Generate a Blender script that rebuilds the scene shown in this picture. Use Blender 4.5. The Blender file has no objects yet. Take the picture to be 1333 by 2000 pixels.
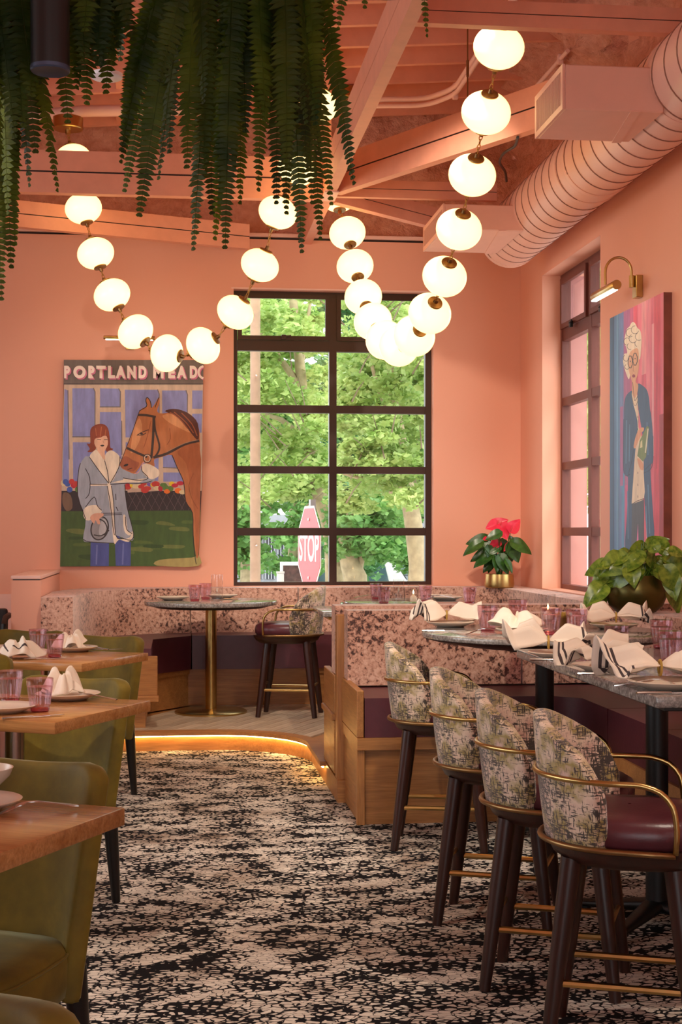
import bpy, bmesh, math, random
import numpy as np
from mathutils import Vector, Matrix, Euler
PI = math.pi
scene = bpy.context.scene
C = scene.collection

# ---------------------------------------------------------------- camera, sky, exposure
EYE = 1.5; FPX = 2800.0; CX = 666.5; HY = 1040.0
YAW = math.atan(326 / 2800.0); SY, CY = math.sin(YAW), math.cos(YAW)
cam = bpy.data.cameras.new('camera'); camo = bpy.data.objects.new('camera', cam); C.objects.link(camo)
camo.location = (0, 0, EYE); camo.rotation_euler = (PI / 2, 0, -YAW)
cam.sensor_fit = 'VERTICAL'; cam.sensor_height = 36.0; cam.lens = FPX / 2000 * 36
cam.shift_y = 40 / 2000.0; cam.clip_start = 0.05; cam.clip_end = 300
scene.camera = camo
w = bpy.data.worlds.new('sky'); scene.world = w; w.use_nodes = True
nt = w.node_tree; bg = nt.nodes['Background']
bg.inputs['Color'].default_value = (0.95, 0.98, 1.0, 1); bg.inputs['Strength'].default_value = 1.55
sun = bpy.data.lights.new('sun', 'SUN'); sun.energy = 1.0; sun.angle = math.radians(8); sun.color = (1, 0.95, 0.85)
suno = bpy.data.objects.new('sun', sun); C.objects.link(suno); suno.rotation_euler = (math.radians(28), math.radians(16), 0)
vs = scene.view_settings
scene.display_settings.display_device = 'sRGB'
vs.view_transform = 'Standard'; vs.look = 'None'; vs.gamma = 1.0; vs.use_curve_mapping = False
vs.exposure = 1.17

# ---------------------------------------------------------------- helpers
def A(px, d):
    u = (px - CX) / FPX; return ((SY + CY * u) * d, (CY - SY * u) * d)
def G(px, py, z):
    return A(px, (EYE - z) * FPX / (py - HY))
def D(px, py, d):                      # point at forward distance d
    x, y = A(px, d); return Vector((x, y, EYE - (py - HY) * d / FPX))
def WY(px, py, Y):
    u = (px - CX) / FPX; d = Y / (CY - SY * u); return ((SY + CY * u) * d, EYE - (py - HY) * d / FPX)
def WX(px, py, X):
    u = (px - CX) / FPX; d = X / (SY + CY * u); return ((CY - SY * u) * d, EYE - (py - HY) * d / FPX)
def lin(c):
    return tuple(((v / 255) / 12.92 if v / 255 <= 0.04045 else ((v / 255 + 0.055) / 1.055) ** 2.4) for v in c)

class MB:
    def __init__(s): s.v = []; s.f = []; s.m = []; s.c = []
    def add(s, verts, faces, mat=0, col=None):
        o = len(s.v); s.v += [tuple(p) for p in verts]
        for f in faces: s.f.append(tuple(i + o for i in f)); s.m.append(mat); s.c.append(col)
        return s
    def box(s, x0, x1, y0, y1, z0, z1, mat=0):
        return s.add([(x0,y0,z0),(x1,y0,z0),(x1,y1,z0),(x0,y1,z0),(x0,y0,z1),(x1,y0,z1),(x1,y1,z1),(x0,y1,z1)],
                     [(0,3,2,1),(4,5,6,7),(0,1,5,4),(1,2,6,5),(2,3,7,6),(3,0,4,7)], mat)
    def bar(s, p0, p1, wd, h, mat=0, up=(0,0,1)):     # oriented box from p0 to p1 (centre line)
        p0 = Vector(p0); p1 = Vector(p1); d = (p1 - p0).normalized(); up = Vector(up)
        r = d.cross(up)
        if r.length < 1e-4: r = d.cross(Vector((1, 0, 0)))
        r.normalize(); u = r.cross(d); r *= wd / 2; u *= h / 2
        vs = [p0-r-u, p0+r-u, p0+r+u, p0-r+u, p1-r-u, p1+r-u, p1+r+u, p1-r+u]
        return s.add(vs, [(0,1,2,3),(7,6,5,4),(0,4,5,1),(1,5,6,2),(2,6,7,3),(3,7,4,0)], mat)
    def tube(s, pts, r, n=8, closed=False, mat=0, caps=True, flat=1.0):
        pts = [Vector(p) for p in pts]; N = len(pts)
        rs = r if isinstance(r, (list, tuple)) else [r] * N
        prev = None; rings = []
        for i, p in enumerate(pts):
            if closed: t = pts[(i+1) % N] - pts[i-1]
            else: t = pts[min(i+1, N-1)] - pts[max(i-1, 0)]
            if t.length < 1e-9: t = Vector((0,0,1))
            t.normalize()
            if prev is None:
                a = Vector((0,0,1)) if abs(t.z) < 0.9 else Vector((1,0,0))
                nrm = (a - t * a.dot(t)).normalized()
            else:
                nrm = prev - t * prev.dot(t)
                nrm = nrm.normalized() if nrm.length > 1e-6 else prev
            prev = nrm; b = t.cross(nrm)
            rings.append([p + (nrm * math.cos(2*PI*k/n) * flat + b * math.sin(2*PI*k/n)) * rs[i] for k in range(n)])
        vs = [q for rg in rings for q in rg]; fs = []
        M = N if closed else N - 1
        for i in range(M):
            j = (i + 1) % N
            for k in range(n):
                fs.append((i*n+k, i*n+(k+1) % n, j*n+(k+1) % n, j*n+k))
        if caps and not closed:
            fs.append(tuple(range(n))[::-1]); fs.append(tuple((N-1)*n + k for k in range(n)))
        return s.add(vs, fs, mat)
    def lathe(s, prof, n=32, c=(0,0,0), M=None, mat=0, rib=0.0, ribn=0):
        vs = []; fs = []; m = len(prof)
        for (r, z) in prof:
            for k in range(n):
                a = 2*PI*k/n; rr = r
                if rib: rr = r * (1 + rib * math.cos(ribn * a))
                p = Vector((rr*math.cos(a), rr*math.sin(a), z))
                if M is not None: p = M @ p
                vs.append(p + Vector(c))
        for i in range(m-1):
            for k in range(n):
                fs.append((i*n+k, i*n+(k+1) % n, (i+1)*n+(k+1) % n, (i+1)*n+k))
        if prof[0][0] > 1e-5: fs.append(tuple(range(n))[::-1])
        if prof[-1][0] > 1e-5: fs.append(tuple((m-1)*n+k for k in range(n)))
        return s.add(vs, fs, mat)
    def prism(s, poly, z0, z1, mat=0):
        n = len(poly)
        ar = sum(poly[i][0]*poly[(i+1) % n][1] - poly[(i+1) % n][0]*poly[i][1] for i in range(n))
        if ar < 0: poly = poly[::-1]
        vs = [(x, y, z0) for x, y in poly] + [(x, y, z1) for x, y in poly]
        fs = [tuple(range(n))[::-1], tuple(range(n, 2*n))] + [(i, (i+1) % n, n+(i+1) % n, n+i) for i in range(n)]
        return s.add(vs, fs, mat)
    def grid(s, P, nu, nv, mat=0, closeu=False):      # P(i,j) for i<nu, j<nv
        vs = [P(i, j) for i in range(nu) for j in range(nv)]; fs = []
        for i in range(nu if closeu else nu-1):
            for j in range(nv-1):
                a = i*nv+j; b = ((i+1) % nu)*nv+j
                fs.append((a, b, b+1, a+1))
        return s.add(vs, fs, mat)
    def rbox(s, x0, x1, y0, y1, z0, z1, bev=0.03, seg=3, mat=0):
        bm = bmesh.new(); bmesh.ops.create_cube(bm, size=1)
        for q in bm.verts:
            q.co = Vector(((x0+x1)/2 + q.co.x*(x1-x0), (y0+y1)/2 + q.co.y*(y1-y0), (z0+z1)/2 + q.co.z*(z1-z0)))
        bmesh.ops.bevel(bm, geom=bm.edges[:], offset=bev, segments=seg, profile=0.5, affect='EDGES')
        return s.frombm(bm, mat)
    def rprism(s, poly, z0, z1, bev=0.03, seg=3, mat=0):
        n = len(poly); bm = bmesh.new()
        ar = sum(poly[i][0]*poly[(i+1) % n][1] - poly[(i+1) % n][0]*poly[i][1] for i in range(n))
        if ar < 0: poly = poly[::-1]
        a = [bm.verts.new((x, y, z0)) for x, y in poly]; b = [bm.verts.new((x, y, z1)) for x, y in poly]
        bm.faces.new(a[::-1]); bm.faces.new(b)
        for i in range(n): bm.faces.new((a[i], a[(i+1) % n], b[(i+1) % n], b[i]))
        es = [e for e in bm.edges if e.calc_face_angle(0) > 0.4]
        bmesh.ops.bevel(bm, geom=es, offset=bev, segments=seg, profile=0.5, affect='EDGES')
        return s.frombm(bm, mat)
    def frombm(s, bm, mat=0):
        bm.verts.index_update()
        s.add([q.co.copy() for q in bm.verts], [tuple(q.index for q in f.verts) for f in bm.faces], mat)
        bm.free(); return s
    def xf(s, M):
        s.v = [tuple(M @ Vector(p)) for p in s.v]; return s
    def mesh(s, name, mats, smooth=40):
        me = bpy.data.meshes.new(name); me.from_pydata(s.v, [], s.f)
        if not isinstance(mats, (list, tuple)): mats = [mats]
        for m in mats: me.materials.append(m)
        if len(mats) > 1: me.polygons.foreach_set('material_index', s.m)
        if any(c is not None for c in s.c):
            ca = me.color_attributes.new('Col', 'FLOAT_COLOR', 'CORNER'); dat = []
            for f, c in zip(s.f, s.c):
                c = c or (1, 1, 1)
                for _ in f: dat += [c[0], c[1], c[2], 1.0]
            ca.data.foreach_set('color', dat)
        if smooth:
            me.polygons.foreach_set('use_smooth', [True] * len(s.f))
            me.set_sharp_from_angle(angle=math.radians(smooth))
        me.update(); return me
    def build(s, name, mats, parent=None, smooth=40, loc=(0,0,0), rz=0):
        o = bpy.data.objects.new(name, s.mesh(name, mats, smooth)); C.objects.link(o)
        if parent is not None: o.parent = parent
        o.location = loc; o.rotation_euler = (0, 0, rz)
        return o

KIDS = {}
def thing(name, label, cat, loc=(0,0,0), rz=0, group=None):
    o = bpy.data.objects.new(name, None); C.objects.link(o); o.empty_display_size = 0.1
    o.location = loc; o.rotation_euler = (0, 0, rz); return tag(o, label, cat, group)
def tag(o, label, cat, group=None, kind=None):
    o['label'] = label; o['category'] = cat
    if group: o['group'] = group
    if kind: o['kind'] = kind
    return o
def struct(o):
    o['kind'] = 'structure'; return o
def copytree(o, loc, rz, label, group=None, parent=None):
    c = o.copy(); C.objects.link(c)
    if parent is None:
        c.location = loc; c.rotation_euler = (0, 0, rz); c['label'] = label
        if group: c['group'] = group
    else: c.parent = parent
    for ch in list(o.children): copytree(ch, None, 0, None, None, c)
    return c

# ---------------------------------------------------------------- materials
def newmat(name):
    m = bpy.data.materials.new(name); m.use_nodes = True
    return m, m.node_tree, m.node_tree.nodes['Principled BSDF']
def N(nt, typ, **kw):
    n = nt.nodes.new(typ)
    for k, v in kw.items():
        if k in n.inputs: n.inputs[k].default_value = v
        else: setattr(n, k, v)
    return n
def ramp(nt, fac, stops, interp='LINEAR'):
    r = nt.nodes.new('ShaderNodeValToRGB'); r.color_ramp.interpolation = interp
    el = r.color_ramp.elements
    while len(el) > len(stops): el.remove(el[-1])
    while len(el) < len(stops): el.new(0.5)
    for e, (p, c) in zip(el, stops): e.position = p; e.color = (*c, 1)
    nt.links.new(fac, r.inputs['Fac']); return r.outputs['Color']
def coords(nt, scale=(1,1,1), rot=(0,0,0), kind='Object'):
    tc = nt.nodes.new('ShaderNodeTexCoord'); mp = nt.nodes.new('ShaderNodeMapping')
    mp.inputs['Scale'].default_value = scale; mp.inputs['Rotation'].default_value = rot
    nt.links.new(tc.outputs[kind], mp.inputs['Vector']); return mp.outputs['Vector']
def noise(nt, vec, scale, detail=4, rough=0.55, dist=0):
    n = nt.nodes.new('ShaderNodeTexNoise'); n.inputs['Scale'].default_value = scale
    n.inputs['Detail'].default_value = detail; n.inputs['Roughness'].default_value = rough; n.inputs['Distortion'].default_value = dist
    nt.links.new(vec, n.inputs['Vector']); return n.outputs['Fac']
def bump(nt, p, h, strength=0.3, dist=0.01):
    b = nt.nodes.new('ShaderNodeBump'); b.inputs['Strength'].default_value = strength; b.inputs['Distance'].default_value = dist
    nt.links.new(h, b.inputs['Height']); nt.links.new(b.outputs['Normal'], p.inputs['Normal'])
def mix(nt, fac, a, b, blend='MIX'):
    m = nt.nodes.new('ShaderNodeMix'); m.data_type = 'RGBA'; m.blend_type = blend
    for val, idx in ((fac, 0), (a, 6), (b, 7)):
        if hasattr(val, 'is_linked'): nt.links.new(val, m.inputs[idx])
        elif idx == 0: m.inputs[0].default_value = val
        else: m.inputs[idx].default_value = (*val, 1)
    return m.outputs[2]
def plain(name, srgb, rough=0.5, metal=0.0, var=0.06, vs_=6.0, bmp=0.0, bs=80, spec=None):
    m, nt, p = newmat(name); c = lin(srgb)
    v = coords(nt); f = noise(nt, v, vs_)
    nt.links.new(ramp(nt, f, [(0.3, tuple(x*(1-var) for x in c)), (0.7, tuple(min(1, x*(1+var)) for x in c))]), p.inputs['Base Color'])
    p.inputs['Roughness'].default_value = rough; p.inputs['Metallic'].default_value = metal
    if spec is not None: p.inputs['Specular IOR Level'].default_value = spec
    if bmp: bump(nt, p, noise(nt, v, bs, 3), bmp, 0.004)
    return m
def woodmat(name, a, b, axis=0, scale=1.0, rough=0.4):
    m, nt, p = newmat(name)
    sc = [14.0, 14.0, 14.0]; sc[axis] = 1.2
    v = coords(nt, tuple(x * scale for x in sc)); f = noise(nt, v, 2.2, 6, 0.6, 0.6)
    sc2 = [90.0]*3; sc2[axis] = 4.0
    f2 = noise(nt, coords(nt, tuple(x * scale for x in sc2)), 2.0, 2)
    col = ramp(nt, f, [(0.3, lin(a)), (0.55, tuple((x+y)/2 for x, y in zip(lin(a), lin(b)))), (0.75, lin(b))])
    dk = ramp(nt, f2, [(0.35, (0.78,)*3), (0.6, (1, 1, 1))])
    nt.links.new(mix(nt, 1.0, col, dk, 'MULTIPLY'), p.inputs['Base Color'])
    p.inputs['Roughness'].default_value = rough
    bump(nt, p, f2, 0.15, 0.002)
    return m
def emis(name, rgb, strength):
    m, nt, p = newmat(name); p.inputs['Base Color'].default_value = (*rgb, 1)
    p.inputs['Emission Color'].default_value = (*rgb, 1); p.inputs['Emission Strength'].default_value = strength
    p.inputs['Roughness'].default_value = 0.15
    return m
M = {}
M['pink'] = plain('pink_paint', (233, 167, 140), 0.6, var=0.015, vs_=1.5, bmp=0.05, bs=200)
M['pink_lt'] = plain('pale_pink_paint', (240, 194, 178), 0.55, var=0.02)
M['pink_beam'] = plain('pink_painted_timber', (230, 158, 128), 0.55, var=0.05, vs_=9, bmp=0.1, bs=60)
M['pink_metal'] = plain('pink_painted_metal', (235, 180, 158), 0.4, var=0.03)
M['foam'] = None
m, nt, p = newmat('pink_sprayed_foam'); v = coords(nt)
f = noise(nt, v, 9, 6, 0.65); p.inputs['Roughness'].default_value = 0.8
nt.links.new(ramp(nt, f, [(0.3, lin((204, 134, 108))), (0.65, lin((232, 168, 144)))]), p.inputs['Base Color'])
bump(nt, p, noise(nt, v, 14, 6, 0.6), 1.0, 0.05); M['foam'] = m
M['bronze'] = plain('dark_bronze_frame', (62, 40, 30), 0.4, 0.3)
M['brown_fr'] = plain('brown_red_window_frame', (104, 52, 42), 0.45, 0.1)
M['brass'] = plain('brushed_brass', (188, 158, 100), 0.28, 1.0, var=0.08, vs_=20)
M['antbrass'] = plain('antique_brass', (150, 118, 78), 0.38, 1.0, var=0.1, vs_=20)
M['steel'] = plain('polished_steel', (205, 200, 196), 0.18, 1.0)
M['black'] = plain('black_metal', (24, 23, 24), 0.42, 0.2)
M['blackwood'] = plain('black_stained_wood', (20, 14, 12), 0.4)
M['oak'] = woodmat('warm_oak', (152, 98, 50), (186, 128, 72), 0, 0.9)
M['oak_z'] = woodmat('warm_oak_upright', (156, 100, 52), (190, 132, 76), 2, 0.9)
M['oak_y'] = woodmat('warm_oak_deep', (152, 98, 50), (186, 128, 72), 1, 0.9)
M['ttop'] = woodmat('oak_table_top', (166, 110, 60), (206, 150, 94), 0, 0.8, 0.22)
M['walnut'] = woodmat('dark_walnut', (38, 17, 12), (64, 30, 21), 2, 1.5, 0.35)
M['leather'] = plain('plum_leather', (84, 38, 46), 0.34, var=0.12, vs_=14, bmp=0.12, bs=120)
M['ceramic'] = plain('cream_ceramic', (222, 205, 186), 0.25, var=0.03)
M['chain'] = plain('brass_chain', (190, 150, 90), 0.3, 1.0)
def velvet_crushed():
    m, nt, p = newmat('crushed_velvet'); v = coords(nt, (1, 1, 1.0))
    f = noise(nt, v, 42, 6, 0.70, 0.5); g = noise(nt, v, 3.0, 3)
    ad = N(nt, 'ShaderNodeMath', operation='MULTIPLY_ADD'); nt.links.new(g, ad.inputs[0]); ad.inputs[1].default_value = 0.35; nt.links.new(f, ad.inputs[2])
    col = ramp(nt, ad.outputs[0], [(0.54, lin((62, 36, 30))), (0.585, lin((124, 82, 68))), (0.635, lin((192, 142, 120))), (0.8, lin((220, 178, 158)))])
    nt.links.new(col, p.inputs['Base Color']); p.inputs['Roughness'].default_value = 0.45
    p.inputs['Sheen Weight'].default_value = 0.5; p.inputs['Sheen Roughness'].default_value = 0.35; p.inputs['Sheen Tint'].default_value = (1, 0.85, 0.8, 1)
    bump(nt, p, f, 0.35, 0.01); return m
M['velvet'] = velvet_crushed()
def velvet_green():
    m, nt, p = newmat('olive_velvet'); v = coords(nt)
    f = noise(nt, v, 5, 5, 0.6)
    nt.links.new(ramp(nt, f, [(0.3, lin((82, 68, 8))), (0.6, lin((118, 98, 16))), (0.8, lin((146, 122, 28)))]), p.inputs['Base Color'])
    p.inputs['Roughness'].default_value = 0.75; p.inputs['Sheen Weight'].default_value = 0.28
    p.inputs['Sheen Roughness'].default_value = 0.3; p.inputs['Sheen Tint'].default_value = (0.95, 1, 0.6, 1)
    bump(nt, p, noise(nt, v, 300, 2), 0.1, 0.002); return m
M['olive'] = velvet_green()
def tweed():
    m, nt, p = newmat('woven_brushstroke_fabric')
    f1 = noise(nt, coords(nt, (200, 200, 26)), 1.0, 3, 0.6); f2 = noise(nt, coords(nt, (34, 34, 240)), 1.0, 3, 0.6)
    g = noise(nt, coords(nt), 5.5, 4, 0.7)
    base = ramp(nt, noise(nt, coords(nt), 9, 3), [(0.3, lin((200, 158, 142))), (0.45, lin((222, 198, 176))), (0.57, lin((158, 138, 70))), (0.66, lin((210, 178, 164)))])
    mx = N(nt, 'ShaderNodeMath', operation='MAXIMUM'); nt.links.new(f1, mx.inputs[0]); nt.links.new(f2, mx.inputs[1])
    ad = N(nt, 'ShaderNodeMath', operation='MULTIPLY_ADD'); nt.links.new(g, ad.inputs[0]); ad.inputs[1].default_value = 0.7; nt.links.new(mx.outputs[0], ad.inputs[2])
    msk = ramp(nt, ad.outputs[0], [(0.885, (0, 0, 0)), (0.93, (1, 1, 1))])
    nt.links.new(mix(nt, msk, base, lin((58, 46, 40))), p.inputs['Base Color'])
    p.inputs['Roughness'].default_value = 0.7; p.inputs['Sheen Weight'].default_value = 0.4
    bump(nt, p, mx.outputs[0], 0.25, 0.004); return m
M['tweed'] = tweed()
def carpet():
    m, nt, p = newmat('speckled_carpet')
    v = coords(nt, (0.8, 1.15, 1)); nz = N(nt, 'ShaderNodeTexNoise'); nz.inputs['Scale'].default_value = 30; nz.inputs['Detail'].default_value = 2
    nt.links.new(v, nz.inputs['Vector'])
    mv = N(nt, 'ShaderNodeVectorMath', operation='MULTIPLY_ADD'); nt.links.new(nz.outputs['Color'], mv.inputs[0]); mv.inputs[1].default_value = (.022, .022, 0); nt.links.new(v, mv.inputs[2])
    vo = N(nt, 'ShaderNodeTexVoronoi', feature='DISTANCE_TO_EDGE'); vo.inputs['Scale'].default_value = 36; nt.links.new(mv.outputs[0], vo.inputs['Vector'])
    g = noise(nt, coords(nt, (1, 1.7, 1)), 5.0, 5, 0.68, .3)
    thr = N(nt, 'ShaderNodeMapRange'); nt.links.new(g, thr.inputs[0])
    for i, q in ((1, .42), (2, .68), (3, .0), (4, .32)): thr.inputs[i].default_value = q
    df = N(nt, 'ShaderNodeMath', operation='SUBTRACT'); nt.links.new(vo.outputs[0], df.inputs[0]); nt.links.new(thr.outputs[0], df.inputs[1])
    ad = N(nt, 'ShaderNodeMath', operation='ADD'); nt.links.new(df.outputs[0], ad.inputs[0]); ad.inputs[1].default_value = .5
    tone = ramp(nt, noise(nt, coords(nt), 2.2, 4), [(.38, lin((226, 216, 204))), (.55, lin((208, 194, 180))), (.68, lin((160, 140, 124)))])
    vc = N(nt, 'ShaderNodeTexVoronoi'); vc.inputs['Scale'].default_value = 36; nt.links.new(mv.outputs[0], vc.inputs['Vector'])
    tone2 = mix(nt, 1.0, tone, ramp(nt, vc.outputs['Color'], [(0, (.78,)*3), (1, (1.05,)*3)]), 'MULTIPLY')
    msk = ramp(nt, ad.outputs[0], [(.505, (0, 0, 0)), (.545, (1, 1, 1))])
    nt.links.new(mix(nt, msk, lin((24, 22, 25)), tone2), p.inputs['Base Color'])
    p.inputs['Roughness'].default_value = 0.95; p.inputs['Specular IOR Level'].default_value = 0.1
    bump(nt, p, noise(nt, v, 140, 3), 0.5, 0.006); return m
M['carpet'] = carpet()
def stone():
    m, nt, p = newmat('grey_speckled_stone'); v = coords(nt)
    f = noise(nt, v, 70, 4, 0.7); g = noise(nt, v, 6, 4)
    col = mix(nt, 0.35, ramp(nt, f, [(0.35, lin((70, 66, 64))), (0.5, lin((128, 122, 118))), (0.68, lin((190, 184, 178)))]),
              ramp(nt, g, [(0.35, lin((90, 80, 72))), (0.65, lin((170, 164, 158)))]))
    nt.links.new(col, p.inputs['Base Color']); p.inputs['Roughness'].default_value = 0.12; return m
M['stone'] = stone()
def plankmat():
    m, nt, p = newmat('pale_oak_plank'); oi = N(nt, 'ShaderNodeObjectInfo')
    f = noise(nt, coords(nt, (2, 26, 26)), 2, 4, 0.6, 0.4)
    c1 = ramp(nt, f, [(0.3, lin((164, 138, 112))), (0.7, lin((200, 178, 154)))])
    c2 = ramp(nt, oi.outputs['Random'], [(0, (0.72, 0.70, 0.68)), (1, (1.0, 1.0, 1.0))])
    nt.links.new(mix(nt, 1.0, c1, c2, 'MULTIPLY'), p.inputs['Base Color']); p.inputs['Roughness'].default_value = 0.4; return m
M['plank'] = plankmat()
def glassy(name, tint, gloss=0.1, ior=1.45, rough=0.02, tintfac=1.0):
    m = bpy.data.materials.new(name); m.use_nodes = True; nt = m.node_tree; nt.nodes.clear()
    out = nt.nodes.new('ShaderNodeOutputMaterial'); tr = N(nt, 'ShaderNodeBsdfTransparent'); tr.inputs[0].default_value = (*tint, 1)
    gl = N(nt, 'ShaderNodeBsdfGlossy'); gl.inputs['Roughness'].default_value = rough
    lw = N(nt, 'ShaderNodeLayerWeight'); lw.inputs[0].default_value = 0.5; r0 = ((ior-1)/(ior+1))**2
    pwr = N(nt, 'ShaderNodeMath', operation='POWER'); nt.links.new(lw.outputs['Facing'], pwr.inputs[0]); pwr.inputs[1].default_value = 5
    ad = N(nt, 'ShaderNodeMath', operation='MULTIPLY_ADD'); nt.links.new(pwr.outputs[0], ad.inputs[0]); ad.inputs[1].default_value = 0.9*(1-r0); ad.inputs[2].default_value = r0
    mx = nt.nodes.new('ShaderNodeMixShader'); nt.links.new(ad.outputs[0], mx.inputs[0]); nt.links.new(tr.outputs[0], mx.inputs[1]); nt.links.new(gl.outputs[0], mx.inputs[2])
    nt.links.new(mx.outputs[0], out.inputs[0]); return m
M['pane'] = glassy('window_glass', (0.97, 0.99, 0.98), ior=1.35)
M['pinkglass'] = glassy('pink_ribbed_glass', (0.962, 0.845, 0.88), ior=1.95, rough=0.07)
M['clearglass'] = glassy('clear_glass', (0.98, 0.98, 0.98), ior=1.5)
M['globe'] = None
m, nt, p = newmat('opal_glass_glow')
lw = N(nt, 'ShaderNodeLayerWeight'); lw.inputs[0].default_value = 0.35
nt.links.new(ramp(nt, lw.outputs['Facing'], [(0.0, (1.0, 0.68, 0.26)), (0.6, (1.0, 0.58, 0.205)), (1.0, (0.8, 0.38, 0.12))]), p.inputs['Emission Color'])
p.inputs['Emission Strength'].default_value = 1.4; p.inputs['Base Color'].default_value = (0.4, 0.34, 0.25, 1); p.inputs['Roughness'].default_value = 0.3
M['globe'] = m
M['led'] = emis('warm_led_strip', (1.0, 0.62, 0.2), 16.0)
M['lampglow'] = emis('lit_lamp_tube', (1.0, 0.9, 0.75), 3.0)
M['flame'] = emis('candle_flame', (1.0, 0.55, 0.2), 9.0)
def napkinmat():
    m, nt, p = newmat('cream_striped_linen'); a = N(nt, 'ShaderNodeAttribute', attribute_name='Col')
    nt.links.new(a.outputs['Color'], p.inputs['Base Color']); p.inputs['Roughness'].default_value = 0.85
    bump(nt, p, noise(nt, coords(nt), 400, 2), 0.15, 0.002); return m
M['linen'] = napkinmat()
def paint():
    m, nt, p = newmat('oil_paint'); a = N(nt, 'ShaderNodeAttribute', attribute_name='Col')
    f = noise(nt, coords(nt, (9, 9, 2.2)), 3, 5, 0.6)
    nt.links.new(mix(nt, 1.0, a.outputs['Color'], ramp(nt, f, [(0.3, (0.82,)*3), (0.7, (1.12,)*3)]), 'MULTIPLY'), p.inputs['Base Color'])
    p.inputs['Roughness'].default_value = 0.5; bump(nt, p, f, 0.2, 0.004); return m
M['paint'] = paint()
def leafmat(name, a, b, trans=0.25, rough=0.45, spec=.5, lo=.8):
    m, nt, p = newmat(name); f = noise(nt, coords(nt), 4, 3)
    oi = N(nt, 'ShaderNodeObjectInfo')
    c = ramp(nt, f, [(0.3, lin(a)), (0.7, lin(b))])
    c2 = ramp(nt, oi.outputs['Random'], [(0, (lo, lo*1.05, lo)), (1, (1, 1, 1))])
    cc = mix(nt, 1.0, c, c2, 'MULTIPLY')
    nt.links.new(cc, p.inputs['Base Color']); p.inputs['Roughness'].default_value = rough; p.inputs['Specular IOR Level'].default_value = spec
    if trans:
        tl = N(nt, 'ShaderNodeBsdfTranslucent'); nt.links.new(cc, tl.inputs[0])
        mx = nt.nodes.new('ShaderNodeMixShader'); mx.inputs[0].default_value = trans
        nt.links.new(p.outputs[0], mx.inputs[1]); nt.links.new(tl.outputs[0], mx.inputs[2])
        nt.links.new(mx.outputs[0], nt.nodes['Material Output'].inputs[0])
    return m
M['fern'] = leafmat('fern_green', (30, 56, 8), (104, 116, 26), 0.32, 0.55, .3, .45)
M['pothos'] = leafmat('pothos_green', (44, 92, 22), (150, 172, 62), 0.15, 0.25)
M['anthleaf'] = leafmat('anthurium_green', (30, 66, 22), (62, 104, 36), 0.12, 0.3)
M['spathe'] = plain('red_flower', (214, 40, 66), 0.3)
M['bowl'] = plain('patinated_bronze', (84, 76, 34), 0.35, 0.75, var=0.35, vs_=5)
# ================================================================ ROOM SHELL
YB, XR = 11.9, 2.92
WZ0, WZ1 = 1.055, 3.52          # back window opening
def wallbox(name, boxes, mat, parent=None):
    b = MB()
    for q in boxes: b.box(*q)
    o = b.build(name, mat, parent, smooth=0)
    if parent is None: struct(o)
    return o
floor = wallbox('floor', [(-7, 3.2, -4, 12.15, -0.3, 0)], M['carpet'])
wall_back = wallbox('wall_back', [(-7, 0.49, YB, YB+.25, 0, 3.935), (2.17, 3.2, YB, YB+.25, 0, 3.935),
                                  (0.49, 2.17, YB, YB+.25, 0, WZ0), (0.49, 2.17, YB, YB+.25, WZ1, 3.935)], M['pink'])
WY0, WY1 = 9.61, 11.18
wall_right = wallbox('wall_right', [(XR, XR+.36, 0.6, WY0, 0, 5.6), (XR, XR+.36, -4, -1.4, 0, 5.6), (XR, XR+.36, -1.4, .6, 0, .95), (XR, XR+.36, -1.4, .6, 3.4, 5.6), (XR, XR+.36, WY1, YB, 0, 5.6),
                                    (XR, XR+.36, WY0, WY1, 0, WZ0), (XR, XR+.36, WY0, WY1, 3.55, 5.6)], M['pink'])
# the rest of the room around the camera: left wall with a wide window band, rear wall with an open front
wallbox('wall_left', [(-4.7, -4.5, -4, 3.0, 0, 5.2), (-4.7, -4.5, 8.6, 11.9, 0, 5.2), (-4.7, -4.5, 3.0, 8.6, 0, .95), (-4.7, -4.5, 3.0, 8.6, 3.5, 5.2)], M['pink'])
wallbox('wall_front', [(-4.7, -2.6, -4.2, -4, 0, 5.2), (1.2, 3.28, -4.2, -4, 0, 5.2), (-2.6, 1.2, -4.2, -4, 3.2, 5.2)], M['pink'])
# foam covered parapet above the plaster, dark shadow gap between
b = MB(); rnd = random.Random(3)
nx, nz = 120, 22; hz = np.random.RandomState(5).rand(nx, nz)
for _ in range(2): hz = (hz + np.roll(hz, 1, 0) + np.roll(hz, 1, 1) + np.roll(hz, -1, 0)) / 4
hz = (hz - hz.mean()) / hz.std()
b.grid(lambda i, j: (-7 + 10*i/(nx-1), YB + 0.10 + 0.022*hz[i, j] + 0.1*(j/(nz-1)) * 0, 3.93 + 1.4*j/(nz-1)), nx, nz)
b.build('foam_lining', M['foam'], wall_back, smooth=180)
MB().box(-7, XR, YB+.03, YB+.2, 3.936, 3.955).build('shadow_gap', M['black'], wall_back, smooth=0)
MB().box(-7, XR, YB-.005, YB+.1, 3.956, 3.985).build('cap_rail', M['pink_lt'], wall_back, smooth=0)
b = MB()
hz2 = np.random.RandomState(8).rand(90, 26)
for _ in range(2): hz2 = (hz2 + np.roll(hz2, 1, 0) + np.roll(hz2, 1, 1) + np.roll(hz2, -1, 1)) / 4
hz2 = (hz2 - hz2.mean()) / hz2.std()
b.grid(lambda i, j: (XR - 0.02 - 0.02*abs(hz2[i, j]) - 0.42*max(0, (j-8)/17.0)**1.5 - 0.05*hz2[i, j]*(j > 8), 5.0 + 7.0*i/89, 4.25 + 1.05*j/25), 90, 26)
b.build('foam_lining', M['foam'], wall_right, smooth=180)
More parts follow.
